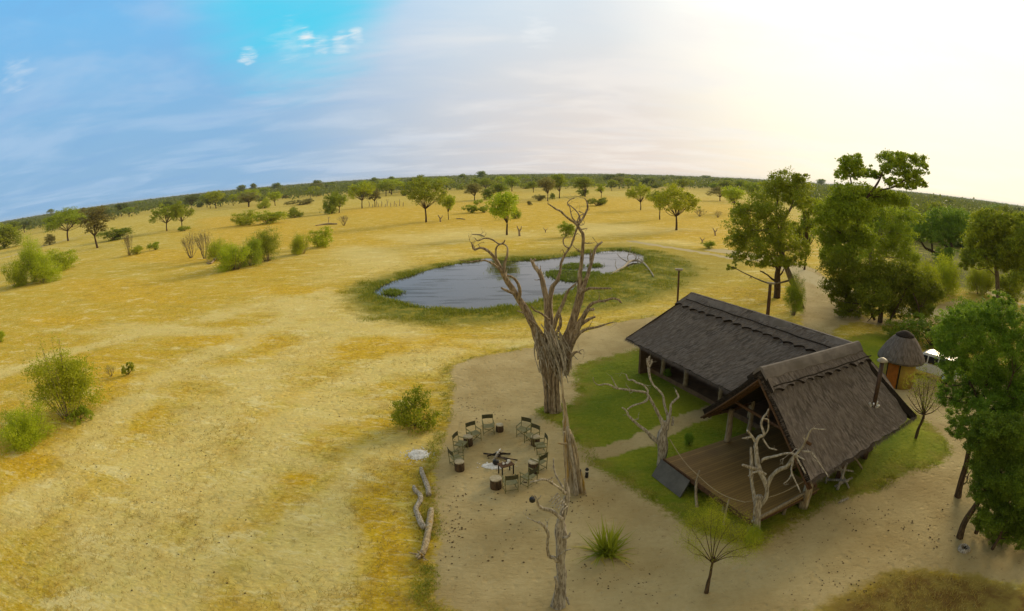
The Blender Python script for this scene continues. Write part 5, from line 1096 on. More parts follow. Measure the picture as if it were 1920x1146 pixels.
big_tree((1503, 578), 'leaning_tree', 'tall airy tree with a long leaning trunk behind the lodge ridge',
  [(1475, 338, 30, 20), (1500, 350, 26, 18), (1452, 350, 26, 20), (1505, 375, 22, 16), (1480, 368, 30, 16), (1430, 378, 32, 20), (1410, 400, 34, 20), (1445, 400, 30, 18), (1390, 425, 32, 20), (1425, 430, 34, 20), (1460, 430, 30, 20), (1378, 450, 22, 16), (1405, 458, 34, 18), (1440, 462, 36, 20), (1475, 455, 26, 18), (1385, 480, 20, 12), (1420, 488, 30, 12), (1455, 490, 30, 12), (1372, 500, 8, 14), (1500, 465, 24, 20), (1492, 490, 22, 10), (1388, 395, 20, 14), (1500, 330, 18, 10)],
  [('trunk', [(1504, 582, 11), (1494, 552, 10), (1484, 525, 10), (1474, 500, 10), (1467, 478, 9), (1463, 450, 7), (1466, 425, 6), (1474, 405, 5), (1484, 388, 4), (1490, 365, 3)], (0, 0)), ('limb', [(1466, 478, 6), (1452, 455, 5), (1440, 430, 4), (1436, 410, 3)], (0, -.8)), ('limb', [(1463, 446, 5), (1455, 405, 4), (1458, 375, 3), (1460, 355, 2)], (0, .8))], 42000, .10, 'olive', 21, BARK_PALE, 2.0)
t_ = Traced((1456, 558), 'dead_tree', 'thick reddish dead tree with short forks just left of the leaning trunk', mat=BARK_LIVE, seed=33)
for p_, d_ in (([(1456, 560, 13), (1457, 540, 11), (1458, 515, 11), (1460, 500, 9)], 0), ([(1459, 505, 7), (1450, 490, 6), (1442, 480, 5), (1432, 476, 4), (1424, 474, 3)], -.3), ([(1461, 503, 7), (1463, 488, 6), (1460, 478, 4)], .2), ([(1452, 500, 4), (1440, 496, 3.4), (1428, 495, 3), (1424, 498, 2)], -.4), ([(1460, 500, 6), (1468, 492, 4), (1472, 484, 3)], .2), ([(1458, 530, 4), (1446, 522, 3.4), (1438, 515, 2.6), (1425, 508, 2)], -.3), ([(1459, 520, 4), (1466, 512, 3), (1470, 504, 2)], -.2)):
    t_.limb(p_, 'trunk' if d_ == 0 else 'branch', (0, d_), 9, 0 if d_ == 0 else 1, tl=.4)
big_tree((1588, 585), 'emergent_tree', 'tallest tree behind the lodge with two open umbrella tufts above the horizon',
  [(1583, 305, 15, 14), (1598, 300, 18, 12), (1610, 308, 12, 12), (1578, 325, 14, 12), (1600, 322, 22, 12), (1628, 322, 18, 10), (1645, 330, 14, 9), (1662, 300, 18, 15), (1680, 295, 18, 10), (1700, 298, 22, 12), (1723, 300, 16, 12), (1730, 318, 12, 14), (1690, 318, 26, 14), (1712, 330, 22, 12), (1660, 316, 14, 10), (1700, 345, 26, 9), (1728, 345, 14, 7), (1672, 342, 16, 8),
   (1590, 360, 34, 16), (1620, 365, 34, 18), (1575, 385, 34, 20), (1610, 395, 36, 22), (1560, 410, 30, 20), (1555, 440, 30, 20), (1590, 430, 36, 22), (1580, 465, 36, 22), (1560, 480, 26, 18), (1655, 370, 24, 16), (1680, 372, 26, 14), (1545, 395, 20, 14), (1615, 445, 30, 20)],
  [('trunk', [(1588, 590, 12), (1590, 550, 10), (1594, 500, 9), (1602, 450, 8), (1612, 405, 7), (1624, 375, 6), (1640, 352, 4.4), (1650, 335, 3.6), (1656, 318, 3)], (0, 0)), ('limb', [(1612, 405, 5), (1604, 375, 4), (1598, 350, 3), (1592, 325, 2.4)], (0, .8)), ('limb', [(1630, 366, 4), (1655, 356, 3), (1678, 350, 2.6), (1700, 335, 2)], (0, -.6)), ('limb', [(1600, 460, 5), (1580, 440, 4), (1562, 428, 3)], (0, -.6)), ('limb', [(1560, 436, 2.4), (1545, 428, 2.4), (1532, 412, 2)], (0, .5))], 52000, .12, 'olive', 22, BARK_LIVE, 2.2, clump=.17)
big_tree((1640, 560), 'pale_stemmed_tree', 'yellow-green tree with forked white stems in the middle of the great thicket',
  [(1640, 400, 34, 18), (1670, 412, 34, 20), (1655, 435, 36, 22), (1690, 440, 30, 18), (1625, 430, 28, 20), (1680, 465, 36, 20), (1640, 465, 34, 20), (1700, 480, 30, 18), (1620, 490, 34, 20), (1710, 405, 24, 14)],
  [('trunk', [(1640, 565, 6), (1636, 520, 5), (1632, 485, 4.4), (1637, 462, 4), (1646, 440, 3.4), (1652, 420, 2.4)], (-1.6, -1.6)), ('limb', [(1632, 485, 4), (1628, 465, 3.4), (1620, 450, 2.6), (1618, 435, 2)], (-1.6, -1.4))], 26000, .11, 'olive', 23, POLE, 1.8)
big_tree((1650, 605), 'thicket', 'great dark thicket with hanging branches between the two sand tracks',
  [(1575, 500, 34, 22), (1610, 515, 36, 24), (1650, 510, 36, 24), (1690, 515, 36, 24), (1725, 530, 32, 24), (1570, 535, 26, 20), (1600, 550, 34, 24), (1640, 550, 40, 24), (1685, 552, 40, 24), (1725, 560, 32, 22), (1755, 548, 18, 20), (1590, 580, 24, 16), (1615, 596, 20, 14), (1640, 575, 24, 14), (1680, 580, 26, 14), (1720, 585, 24, 12), (1745, 580, 12, 10), (1560, 560, 10, 8), (1620, 610, 10, 6)],
  [('trunk', [(1650, 606, 9), (1652, 580, 8), (1648, 550, 6), (1650, 520, 4)], (0, 0)), ('stem', [(1640, 600, 5), (1625, 570, 4), (1608, 540, 3)], (0, -.8)), ('stem', [(1668, 602, 4), (1685, 570, 4), (1700, 540, 3)], (0, -.6)), ('stem', [(1724, 598, 3), (1722, 575, 3), (1712, 550, 3)], (-1, -1)), ('stem', [(1586, 560, 5), (1588, 535, 4), (1595, 505, 3)], (1, 1))], 52000, .105, 'dark', 24, BARK_LIVE, 2.4)
big_tree((1786, 492), 'umbrella_tree', 'dark flat umbrella tree with a twisted black trunk behind the lime shrubs',
  [(1712, 428, 26, 12), (1740, 415, 30, 14), (1768, 405, 32, 14), (1800, 405, 30, 14), (1750, 432, 34, 13), (1785, 425, 34, 14), (1812, 422, 26, 13), (1720, 445, 24, 9), (1760, 448, 30, 9), (1795, 442, 28, 10)],
  [('trunk', [(1778, 494, 12), (1780, 480, 11), (1778, 468, 8), (1768, 458, 7), (1760, 450, 5)], (0, 0)), ('limb', [(1781, 478, 8), (1783, 462, 7), (1782, 448, 6), (1784, 435, 4)], (0, .5)), ('limb', [(1783, 448, 5), (1797, 444, 4), (1808, 448, 4), (1815, 440, 3)], (.3, 0)), ('limb', [(1776, 482, 7), (1760, 478, 6), (1745, 470, 5), (1735, 465, 4), (1728, 455, 3)], (0, -1)), ('limb', [(1748, 470, 4), (1747, 455, 3), (1745, 440, 3)], (-.6, -.6))], 24000, .17, 'deep', 25, BARK_LIVE, 3.0, zr=1.3)
big_tree((1871, 572), 'straight_tree', 'tall tree with a straight pale trunk near the right edge',
  [(1850, 408, 26, 16), (1880, 415, 24, 16), (1840, 430, 26, 18), (1868, 435, 30, 18), (1895, 440, 22, 18), (1830, 455, 26, 18), (1860, 462, 32, 20), (1890, 468, 24, 20), (1822, 478, 24, 16), (1850, 485, 30, 16), (1880, 492, 24, 14), (1815, 495, 16, 10), (1835, 412, 16, 12)],
  [('trunk', [(1873, 578, 9), (1871, 550, 8), (1870, 520, 8), (1866, 495, 7), (1862, 470, 5), (1862, 445, 4)], (0, 0)), ('limb', [(1868, 500, 5), (1856, 488, 4), (1845, 478, 3)], (0, -.6))], 26000, .15, 'olive', 26, BARK_PALE, 2.4)
big_tree((1935, 590), 'edge_tree', 'dark tree cut off by the right edge behind the straight pale trunk',
  [(1915, 420, 20, 18), (1935, 440, 28, 20), (1905, 455, 20, 18), (1925, 475, 30, 20), (1900, 490, 18, 18), (1930, 510, 30, 20), (1908, 525, 20, 14), (1950, 400, 26, 18)],
  [('trunk', [(1938, 594, 9), (1936, 540, 8), (1932, 490, 6), (1930, 450, 4)], (0, 0))], 18000, .14, 'olive', 27, BARK_LIVE, 2.2)
big_tree((1920, 402), 'far_tree', 'dark tree top on the skyline at the right edge', [(1922, 393, 9, 7), (1930, 388, 10, 8), (1916, 400, 6, 5)], [('trunk', [(1924, 412, 4), (1924, 398, 3)], (0, 0))], 2500, .5, 'dark', 28, BARK_LIVE, 1.0)
# the two feathery thorn trees close on the right
big_tree((1797, 931), 'thorn_tree', 'near feathery green thorn tree whose crown fills the middle right edge',
  [(1790, 600, 36, 20), (1830, 592, 40, 20), (1875, 595, 40, 20), (1915, 600, 36, 22), (1770, 630, 30, 20), (1810, 630, 44, 24), (1860, 635, 46, 26), (1905, 645, 40, 26), (1785, 665, 34, 22), (1830, 672, 46, 26), (1880, 682, 46, 28), (1920, 700, 34, 30), (1800, 705, 34, 22), (1845, 715, 46, 24), (1890, 735, 44, 28), (1780, 690, 20, 14), (1815, 745, 36, 20), (1770, 725, 16, 12), (1805, 815, 16, 12), (1840, 830, 30, 20), (1880, 800, 40, 20), (1800, 750, 26, 16), (1780, 655, 26, 16), (1775, 745, 22, 16), (1790, 800, 20, 14), (1822, 880, 20, 14), (1850, 700, 40, 26), (1900, 760, 40, 30), (1860, 790, 40, 26), (1890, 840, 40, 26), (1850, 850, 30, 20), (1910, 740, 30, 30), (1875, 560, 30, 12), (1860, 765, 44, 22), (1905, 785, 40, 26), (1795, 775, 24, 16), (1825, 795, 30, 16), (1940, 640, 30, 30), (1945, 740, 30, 30)],
  [('trunk', [(1795, 935, 15), (1800, 912, 12), (1806, 890, 11), (1812, 868, 10), (1818, 840, 9), (1828, 800, 8), (1840, 760, 7), (1850, 720, 5), (1856, 680, 4)], (0, 0)), ('limb', [(1828, 800, 6), (1860, 770, 5), (1885, 740, 4), (1900, 700, 3)], (0, -.4)), ('limb', [(1840, 760, 5), (1820, 720, 4), (1806, 680, 3), (1800, 640, 2.4)], (0, .6))], 170000, .040, 'deep', 29, BARK_LIVE, 1.2, clump=.13, per=70)
big_tree((1800, 1008), 'thorn_tree', 'lower feathery thorn tree with leaning twin stems in the lower right corner',
  [(1860, 800, 40, 22), (1905, 810, 40, 26), (1835, 830, 30, 20), (1870, 845, 44, 26), (1910, 860, 40, 28), (1840, 870, 30, 20), (1880, 890, 44, 26), (1915, 910, 36, 28), (1850, 920, 36, 22), (1895, 945, 42, 26), (1865, 965, 36, 22), (1900, 985, 36, 22), (1870, 1005, 26, 14), (1845, 895, 20, 14), (1935, 960, 30, 30), (1845, 980, 24, 14), (1890, 915, 40, 26), (1915, 970, 36, 26), (1855, 860, 30, 22), (1920, 1010, 24, 14)],
  [('trunk', [(1798, 1010, 14), (1806, 985, 12), (1818, 965, 11), (1832, 945, 10), (1850, 915, 8), (1866, 880, 6), (1878, 840, 4)], (0, 0)), ('trunk', [(1830, 1000, 8), (1838, 978, 8), (1850, 955, 7), (1870, 925, 5), (1890, 890, 4)], (.5, .5)), ('stem', [(1860, 1030, 6), (1872, 1010, 5), (1885, 980, 4)], (-.4, -.4))], 140000, .038, 'deep', 30, BARK_LIVE, 1.0, clump=.13, per=70)
# thin half-bare tree beside the lodge's far corner
tt = Traced((1716, 822), 'young_tree', 'thin half-bare young tree on the lawn beyond the lodge corner', 'tree', mat=BARK_LIVE, seed=41)
pts_ = []
tt.limb([(1716, 824, 6), (1722, 805, 5), (1730, 787, 4.6), (1733, 775, 4)], 'trunk', (0, 0), 8)
for x1, y1, dp in ((1700, 740, .3), (1712, 728, -.2), (1722, 718, .4), (1732, 712, 0), (1742, 716, -.4), (1752, 724, .3), (1760, 738, -.2), (1706, 758, -.5), (1765, 760, .4), (1728, 735, -.6)):
    mb = MB(); tips = []; P = [tt.p(1732, 778, 0), tt.p((1732+x1)/2, (778+y1)/2+4, dp*.5), tt.p(x1, y1, dp)]; mb.tube(P, [.035, .025, .012], 6)
    for q in range(6): grow(mb, P[1].lerp(P[2], q/6), Vector(tt.rng.normal(size=3))+Vector((0, 0, .6)), .55, .009, 2, tt.rng, tips, .45, .3, 4, (2, 2))
    mb.build('branch', BARK_LIVE, tt.root, True); pts_ += [tuple(q) for q in tips]
P = np.repeat(np.array(pts_), 9, 0)+tt.rng.normal(size=(len(pts_)*9, 3))*.16
vis_leaf('crown', P, .035, 3, LEAF['olive'], tt.root)
# fine yellow-green sapling in front, palm clump, weeds by the deck
sp = Traced((1324, 1112), 'sapling', 'fine yellow-green sapling on the sand in front of the deck', 'sapling', mat=BARK_LIVE, seed=51)
sp.limb([(1323, 1114, 9), (1330, 1085, 6), (1335, 1060, 5), (1340, 1045, 4)], 'trunk', (0, 0), 7); pts_ = []
for x1, y1, dp in ((1318, 965, .2), (1335, 955, -.1), (1352, 962, .3), (1370, 980, -.2), (1395, 1000, .2), (1420, 1022, -.1), (1296, 990, .1), (1285, 1015, -.3), (1350, 1000, .4), (1388, 1030, .4), (1305, 1040, -.2), (1400, 1045, -.3)):
    mb = MB(); tips = []; P = [sp.p(1336, 1056, 0), sp.p((1336+x1)/2-3, (1056+y1)/2-6, dp*.5), sp.p(x1, y1, dp)]; mb.tube(P, [.018, .011, .004], 5)
    for q in range(8): grow(mb, P[1].lerp(P[2], q/8), (P[2]-P[0]).normalized()+Vector(sp.rng.normal(size=3))*.6, .28, .004, 2, sp.rng, tips, .4, .2, 3, (2, 2))
    mb.build('branch', BARK_LIVE, sp.root, True); pts_ += [tuple(q) for q in tips]+[tuple(P[1].lerp(P[2], q/20)) for q in range(20)]
P = np.repeat(np.array(pts_), 34, 0)+sp.rng.normal(size=(len(pts_)*34, 3))*.12
vis_leaf('crown', P, .016, 4, LEAF['bright'], sp.root, .35)
def rosette(x, y, wpx, label, name, n, L_, w, mat, seed, up=.9, cat='plant', group=None, dead=0):
    c = gp(x, y); e = empty(name, c, label, cat, group); rng = np.random.default_rng(seed)
    for part, cnt, m_ in (('leaves', n, mat), ('dead_leaves', dead, LEAF['straw'])):
        V_, Q_ = [], []
        for i in range(cnt):
            a = rng.uniform(0, 2*PI); l = L_*rng.uniform(.6, 1.1); el = (rng.uniform(.25, 1.45)*up if part == 'leaves' else rng.uniform(-.05, .25)); d = np.array([math.cos(a)*math.cos(el), math.sin(a)*math.cos(el), math.sin(el)]); sd = np.array([-math.sin(a), math.cos(a), 0])
            p = np.array([rng.normal()*.12, rng.normal()*.12, .03]); o = len(V_)
            for k in range(5):
                t = k/4; q = p+d*l*t+np.array([0, 0, -.35*l*t*t*(1.1-math.sin(el))]); ww = w*(1-t**1.5)*(.6+.4*math.sin(PI*min(1, t+.3))); V_ += [q-sd*ww, q+sd*ww]
            for k in range(4): Q_.append((o+2*k, o+2*k+1, o+2*k+3, o+2*k+2))
        if cnt: link(part, np_mesh(part, V_, Q_), m_, e)
    return e
rosette(1136, 1038, 70, 'spiky green palm clump alone on the sand in front', 'palm_clump', 120, 1.45, .040, LEAF['olive'], 61, dead=45)
plant(1330, 992, 962, 40, 'dry', 'bright', 'yellow-green weeds under the front edge of the deck beside the sapling')
plant(1372, 1010, 975, 46, 'dry', 'bright', 'dry seedy weeds at the near corner of the deck')
plant(1408, 1022, 985, 34, 'wispy', 'olive', 'weeds round the foot of the silver dead tree in front of the deck')
plant(1292, 835, 812, 14, 'bush', 'deep', 'small dark pot plant on the lawn beside the deck')
plant(1250, 712, 690, 16, 'low', 'deep', 'small dark shrub on the lawn in front of the long wing')

# ---- single trees farther off: the same kinds, standing where the woodland thins out
rw = np.random.default_rng(77)
def wood_edge(px_): return float(np.interp(px_, [-300, 0, 100, 200, 300, 400, 500, 620, 760, 900, 1100, 1300, 1400, 1500, 1600, 1700, 1800, 1920, 2300], [470, 448, 436, 420, 402, 394, 386, 376, 368, 364, 360, 362, 368, 395, 440, 500, 540, 560, 640]))
def horizon(px_): return float(np.interp(px_, [-200, 0, 240, 480, 700, 900, 1100, 1280, 1433, 1524, 1716, 1920, 2100], [445, 413, 379, 351, 339, 330, 329, 331, 335, 342, 359, 387, 420]))
cnt = 0; tries = 0; placed = []
while cnt < 285 and tries < 9000:
    tries += 1; x = rw.uniform(-40, 1990); he = horizon(x); ed = wood_edge(x)
    if x > 1380 and rw.uniform() < .35: x = rw.uniform(-20, 1300); he = horizon(x); ed = wood_edge(x)
    u = rw.uniform(); y = ed-(ed-he-6)*u**0.62
    if y < he+6 or y > 560: continue
    c = gp(x, y); d = math.hypot(c.x, c.y)
    if d > 1000 or any((c-q).length < 4.5+d*.014 for q in placed): continue
    if 1385 < x < 1500 and y > 400: continue
    placed.append(c); kind = ('spread', 'round', 'round', 'round', 'bush', 'bush')[int(rw.integers(0, 6))]; col = ('olive', 'dark', 'grey', 'olive', 'wood', 'bright', 'wood')[int(rw.integers(0, 7))]
    if x > 1500: col = ('dark', 'olive', 'wood', 'deep')[int(rw.integers(0, 4))]
    h = rw.uniform(7.0, 12.0) if kind != 'bush' else rw.uniform(3, 5.5); w = h*rw.uniform(1.0, 1.7)*(1.5 if kind == 'bush' else 1)
    side = 'right of the lodge' if x > 1450 else 'beyond the plain'
    plant_at(c, h, w, kind, col, ('savanna tree in the woodland fringe %s' if kind != 'bush' else 'bush in the woodland fringe %s') % side, ('trees in the woodland fringe %s' if kind != 'bush' else 'bushes in the woodland fringe %s') % side, int(rw.integers(0, 3)), None, None, rw.uniform(0, 6))
    cnt += 1
# a few taller crowns breaking the skyline
for x, yt, yb in ((96, 392, 405), (455, 347, 366), (476, 344, 364), (521, 343, 362), (593, 338, 357), (624, 341, 356), (702, 333, 352), (734, 331, 348), (790, 328, 346), (868, 326, 343), (905, 321, 342), (1165, 325, 337), (1258, 328, 338), (1323, 329, 340), (1541, 336, 352)):
    plant(x, yb, yt, 20 if x % 2 else 14, 'round', 'dark', 'tall dark tree breaking the skyline', 'tall trees breaking the skyline')
# ---- the far woodland: one mass
rng = np.random.default_rng(9); PP_, SS_ = [], []
N = 60000; a = rng.uniform(math.radians(-66), math.radians(66), N); r = 130*(5200/130)**(rng.uniform(0, 1, N)**0.75); C_ = np.column_stack([r*np.sin(a), r*np.cos(a)])
pp = px_of(C_); e_ = np.array([wood_edge(x)-6 for x in pp[:, 0]]); hz = np.array([horizon(x) for x in pp[:, 0]])
keep = (pp[:, 1] < e_-(e_-hz)*np.random.default_rng(2).uniform(-.15, .45, len(r))) & ((r > 300) | ((pp[:, 0] > 1540) & (r > 150)) | ((pp[:, 0] < 500) & (r > 220)))
keep &= (wob(C_, .012, 3)+wob(C_, .03, 8)*.6 > np.clip(1.0-(r-300)/500, -1.5, .35)-.95)
C_, r = C_[keep], r[keep]
for c, d in zip(C_, r):
    h = rng.uniform(6.0, 11.5)+(rng.uniform(1, 4) if rng.uniform() < .04 and d > 700 else 0); k = int(np.clip(9000/d, 10, 46)); s = max(.45, d*.0019)
    q = rng.normal(size=(k, 3))*np.array([h*.34, h*.34, h*.15])+np.array([c[0], c[1], h*.55]); q[:, 2] = np.maximum(q[:, 2], .3); PP_.append(q); SS_.append(np.full(k, s*rng.uniform(.8, 1.2)))
P = np.concatenate(PP_); S_ = np.concatenate(SS_)
V_, Q_ = leaf_quads(P, 1.0, rng, .7); V_ = (V_.reshape(-1, 4, 3)-P[:, None])*S_[:, None, None]+P[:, None]
o = link('far_woodland', np_mesh('far_woodland', V_.reshape(-1, 3), Q_), LEAF['wood']); o['kind'] = 'stuff'; o['label'] = 'continuous woodland stretching to the horizon'

# ---------------------------------------------------------------- the fire circle
FIRE = gp(930, 862)
CANVAS = mottled('green_canvas', (0.24, 0.23, 0.12), (0.18, 0.17, 0.085), 8, 0.9, 0.2, 0.005)
CANVAS2 = mottled('dark_canvas', (0.09, 0.085, 0.04), (0.06, 0.058, 0.028), 8, 0.9, 0.2, 0.005)
FRAME = mottled('chair_frame', (0.20, 0.19, 0.06), (0.13, 0.125, 0.04), 10, 0.6, 0.1, 0.003, spec=0.3)
BLACK, nt, b = material('sooty_iron', 0.55, 0.4); b.inputs['Base Color'].default_value = (0.012, 0.011, 0.010, 1)
ENAMEL, nt, b = material('white_enamel', 0.3, 0.5); b.inputs['Base Color'].default_value = (0.75, 0.74, 0.70, 1)
ASH = mottled('ash', (0.86, 0.86, 0.86), (0.62, 0.61, 0.60), 9, 1.0, 0.8, 0.03, c3=(0.85, 0.85, 0.85))
CHAR = mottled('charred_wood', (0.05, 0.035, 0.025), (0.015, 0.012, 0.010), 6, 0.9, 0.8, 0.02, c3=(0.20, 0.15, 0.10))
CUT = mottled('cut_wood', (0.52, 0.46, 0.33), (0.36, 0.30, 0.19), 7, 0.9, 0.4, 0.01)
def make_chair():                      # a folding camp chair, facing +x
    e = empty('camp_chair', (0, 0, 0), 'x', 'chair', 'camp chairs round the fire'); w, d = .29, .24
    for sx in (-1, 1):
        for sy in (-1, 1):
            t_ = MB(); t_.bar((sx*d, sy*w, 0), (sx*d-(.07 if sx < 0 else 0), sy*w, .98 if sx < 0 else .64), .026); t_.build('leg', FRAME, e)
    for sy in (-1, 1):
        t_ = MB(); t_.bar((-d-.03, sy*w, .655), (d+.03, sy*w, .655), .055, .022); t_.build('armrest', FRAME, e)
        t_ = MB(); t_.bar((-d, sy*w, .09), (d, sy*w, .09), .022); t_.build('foot_rail', FRAME, e)
        t_ = MB(); t_.bar((-d, sy*w, .44), (d, sy*w, .44), .026); t_.build('seat_rail', FRAME, e)
    for q in (((d*.9, -w, .10), (d*.9, w, .43)), ((d*.8, w, .10), (d*.8, -w, .43)), ((-d*.9, -w, .12), (-d*.9, w, .12))): t_ = MB(); t_.bar(q[0], q[1], .022); t_.build('cross_brace', FRAME, e)
    t_ = MB(); n = 6
    vv = [(-d+2*d*i/n, y, .455-.03*math.cos(y/w*PI/2)) for i in range(n+1) for y in np.linspace(-w, w, 7)]
    t_.add(vv, [(i*7+j_, i*7+j_+1, (i+1)*7+j_+1, (i+1)*7+j_) for i in range(n) for j_ in range(6)]); o = t_.build('seat', CANVAS, e); sd = o.modifiers.new('s', 'SOLIDIFY'); sd.thickness = .012
    t_ = MB(); vv = [(-d-.052-.012*(z-.7)/.2-.03*math.cos(y/w*PI/2), y, z) for z in (.74, .82, .90, .965) for y in np.linspace(-w, w, 7)]
    t_.add(vv, [(i*7+j_, i*7+j_+1, (i+1)*7+j_+1, (i+1)*7+j_) for i in range(3) for j_ in range(6)]); o = t_.build('backrest', CANVAS2, e); sd = o.modifiers.new('s', 'SOLIDIFY'); sd.thickness = .012
    return e
def copy_tree(o):
    r = o.copy(); COL.objects.link(r)
    for ch in list(o.children):
        c = ch.copy(); COL.objects.link(c); c.parent = r; c.matrix_parent_inverse = ch.matrix_parent_inverse.copy()
        for g in list(ch.children): q = g.copy(); COL.objects.link(q); q.parent = c
    return r
ch0 = make_chair()
CH = [((916, 812), 'green canvas camp chair at the top of the circle, left of a lone stump stool', 0),
 ((889, 826), 'green camp chair second along the far left arc of the circle', .1),
 ((865, 846), 'green camp chair just left of a stump stool on the far left arc', .1),
 ((857, 873), 'green camp chair at the far left of the circle with a stump stool in front', .25),
 ((982, 818), 'green camp chair at the top right of the circle, first of a touching pair', 0),
 ((997, 831), 'green camp chair behind a stump stool, second of the touching pair', .05),
 ((1013, 849), 'green camp chair on the right arc beside a stump stool', -.1),
 ((1010, 881), 'green camp chair turned square to the fire on the near right arc', -.3),
 ((991, 908), 'low green camp chair beside the tall stump stool, nearest the grey dead tree', .2),
 ((957, 919), 'green camp chair with its back to the drone by the little dark table', 0)]
for i, ((x, y), lab, dr) in enumerate(CH):
    o = ch0 if i == 0 else copy_tree(ch0); p = gp(x, y); o.location = p; d = FIRE-p; o.rotation_euler = (0, 0, math.atan2(d.y, d.x)+dr); o['label'] = lab; o.scale = (.92, .92, .92)
def stool(x, y, lab, r=.22, h=.40, i=0):
    e = empty('stump_stool', gp(x, y), lab, 'stool', 'stump stools round the fire')
    t_ = MB(); t_.lathe([(r*.95, -.02), (r, .05), (r*.96, h*.6), (r*.98, h*.97), (r*.9, h)], 16); t_.build('block', BARK_LIVE, e, True)
    t_ = MB(); t_.lathe([(r*1.0, h+.002), (r*1.02, h+.02), (r*.96, h+.05), (r*.1, h+.055)], 16); t_.build('seat', CUT, e)
for a_ in ((937, 808, 'stump stool standing alone at the top of the circle', .20, .32), (878, 834, 'stump stool touching the chairs on the far left arc', .23, .42), (862, 881, 'stump stool in front of the far left chair'), (930, 914, 'pale-topped stump stool left of the chair with its back to the drone', .25, .42), (1004, 834, 'stump stool between chairs on the far right arc', .22, .42), (1000, 886, 'tall stump stool on the near right arc', .23, .52)): stool(*a_)
# fire place
def heap(name, x, y, rx, ry, h, lab, cat, mat, seed, n=26):
    c = gp(x, y); e = MB(); V_ = []; R_n = 7
    for i in range(R_n+1):
        for k in range(n):
            a = 2*PI*k/n; q = i/R_n; w_ = 1+.28*noise.noise(Vector((math.cos(a)*1.3, math.sin(a)*1.3, seed)))+.12*noise.noise(Vector((math.cos(a)*4, math.sin(a)*4, seed)))
            z = h*(1-q**1.5)*(1+.6*noise.noise(Vector((math.cos(a)*q*4, math.sin(a)*q*4, seed+3)))); V_.append((math.cos(a)*rx*q*w_, math.sin(a)*ry*q*w_, z*(1 if i < R_n else 0)+.006-.02*(i == R_n)))
    e.add(V_, [(i*n+k, (i+1)*n+k, (i+1)*n+(k+1) % n, i*n+(k+1) % n) for i in range(R_n) for k in range(n)])
    return tag(e.build(name, mat, None, True, c), lab, cat)
def ash(name, x, y, rx, ry, h, lab, cat, seed, n):
    o = heap(name, x, y, rx*.8, ry*.8, h, lab, cat, ASH, seed); rg5 = np.random.default_rng(seed); V_, F_ = list(tuple(v.co) for v in o.data.vertices), [tuple(p.vertices) for p in o.data.polygons]
    for k in range(n):
        a, q = rg5.uniform(0, 2*PI), abs(rg5.normal())*.62; c_ = Vector((math.cos(a)*rx*q, math.sin(a)*ry*q, h*max(0, 1-q)**1.2+.004)); s_ = rg5.uniform(.012, .05); b0 = len(V_); off = rg5.normal(size=(6, 3))*.3
        for d_, o_ in zip(((1, 0, 0), (0, 1, 0), (-1, 0, 0), (0, -1, 0), (0, 0, .7), (0, 0, -.7)), off): V_.append(tuple(c_+(Vector(d_)+Vector(o_))*s_))
        F_ += [(b0, b0+1, b0+4), (b0+1, b0+2, b0+4), (b0+2, b0+3, b0+4), (b0+3, b0, b0+4), (b0+1, b0, b0+5), (b0+2, b0+1, b0+5), (b0+3, b0+2, b0+5), (b0, b0+3, b0+5)]
    me = bpy.data.meshes.new(name); me.from_pydata(V_, [], F_); me.materials.append(ASH); o.data = me; o['kind'] = 'stuff'; return o
ash('ash_bed', 926, 873, .72, .36, .04, 'bed of white ash in the middle of the circle of chairs', 'ash', 3, 120)
ash('ash_heap', 784, 852, .66, .62, .09, 'heap of white ash dumped at the edge of the sand', 'ash heap', 8, 260)
fp = empty('firewood', gp(934, 858), 'charred and grey logs stacked over the white ash', 'firewood')
rg3 = np.random.default_rng(4)
for a, l, z0, z1, w, m_ in ((2.7, .75, .05, .10, .05, CHAR), (.4, .6, .06, .22, .055, CHAR), (5.4, .8, .16, .05, .045, CHAR), (1.8, .45, .05, .28, .05, BARK_SILVER), (4.2, .4, .08, .30, .05, BARK_SILVER), (.9, .4, .22, .12, .04, BARK_SILVER), (3.3, .5, .12, .26, .04, CHAR), (5.9, .95, .05, .03, .035, CHAR), (1.2, .3, .3, .26, .035, ASH)):
    t_ = MB(); t_.tube([(-.12*math.cos(a), -.12*math.sin(a), z1), (l*.4*math.cos(a), l*.4*math.sin(a), (z0+z1)/2+.01), (l*math.cos(a), l*math.sin(a), z0)], [w, w*.95, w*.8], 8, a, .4); t_.build('log', m_, fp, True)
e = empty('cooking_pot', gp(930, 872), 'small black iron pot on the white ash', 'pot')
t_ = MB(); t_.lathe([(.05, .05), (.12, .06), (.15, .13), (.14, .21), (.12, .22)], 18); t_.build('pot', BLACK, e, True)
t_ = MB(); t_.lathe([(.125, .225), (.08, .25), (.02, .265), (.02, .29), (.005, .29)], 16); t_.build('lid', BLACK, e, True)
e = empty('camp_table', gp(949, 888), 'little dark wooden table between the fire and the nearest chair', 'table', rz=.5)
t_ = MB(); t_.box((0, 0, .47), (.62, .42, .035)); t_.build('tabletop', POLEB, e)
for sx in (-1, 1):
    for sy in (-1, 1): t_ = MB(); t_.box((sx*.27, sy*.17, .225), (.045, .045, .45)); t_.build('leg', BLACK, e)
TP = gp(949, 888)+Vector((0, 0, .4875))
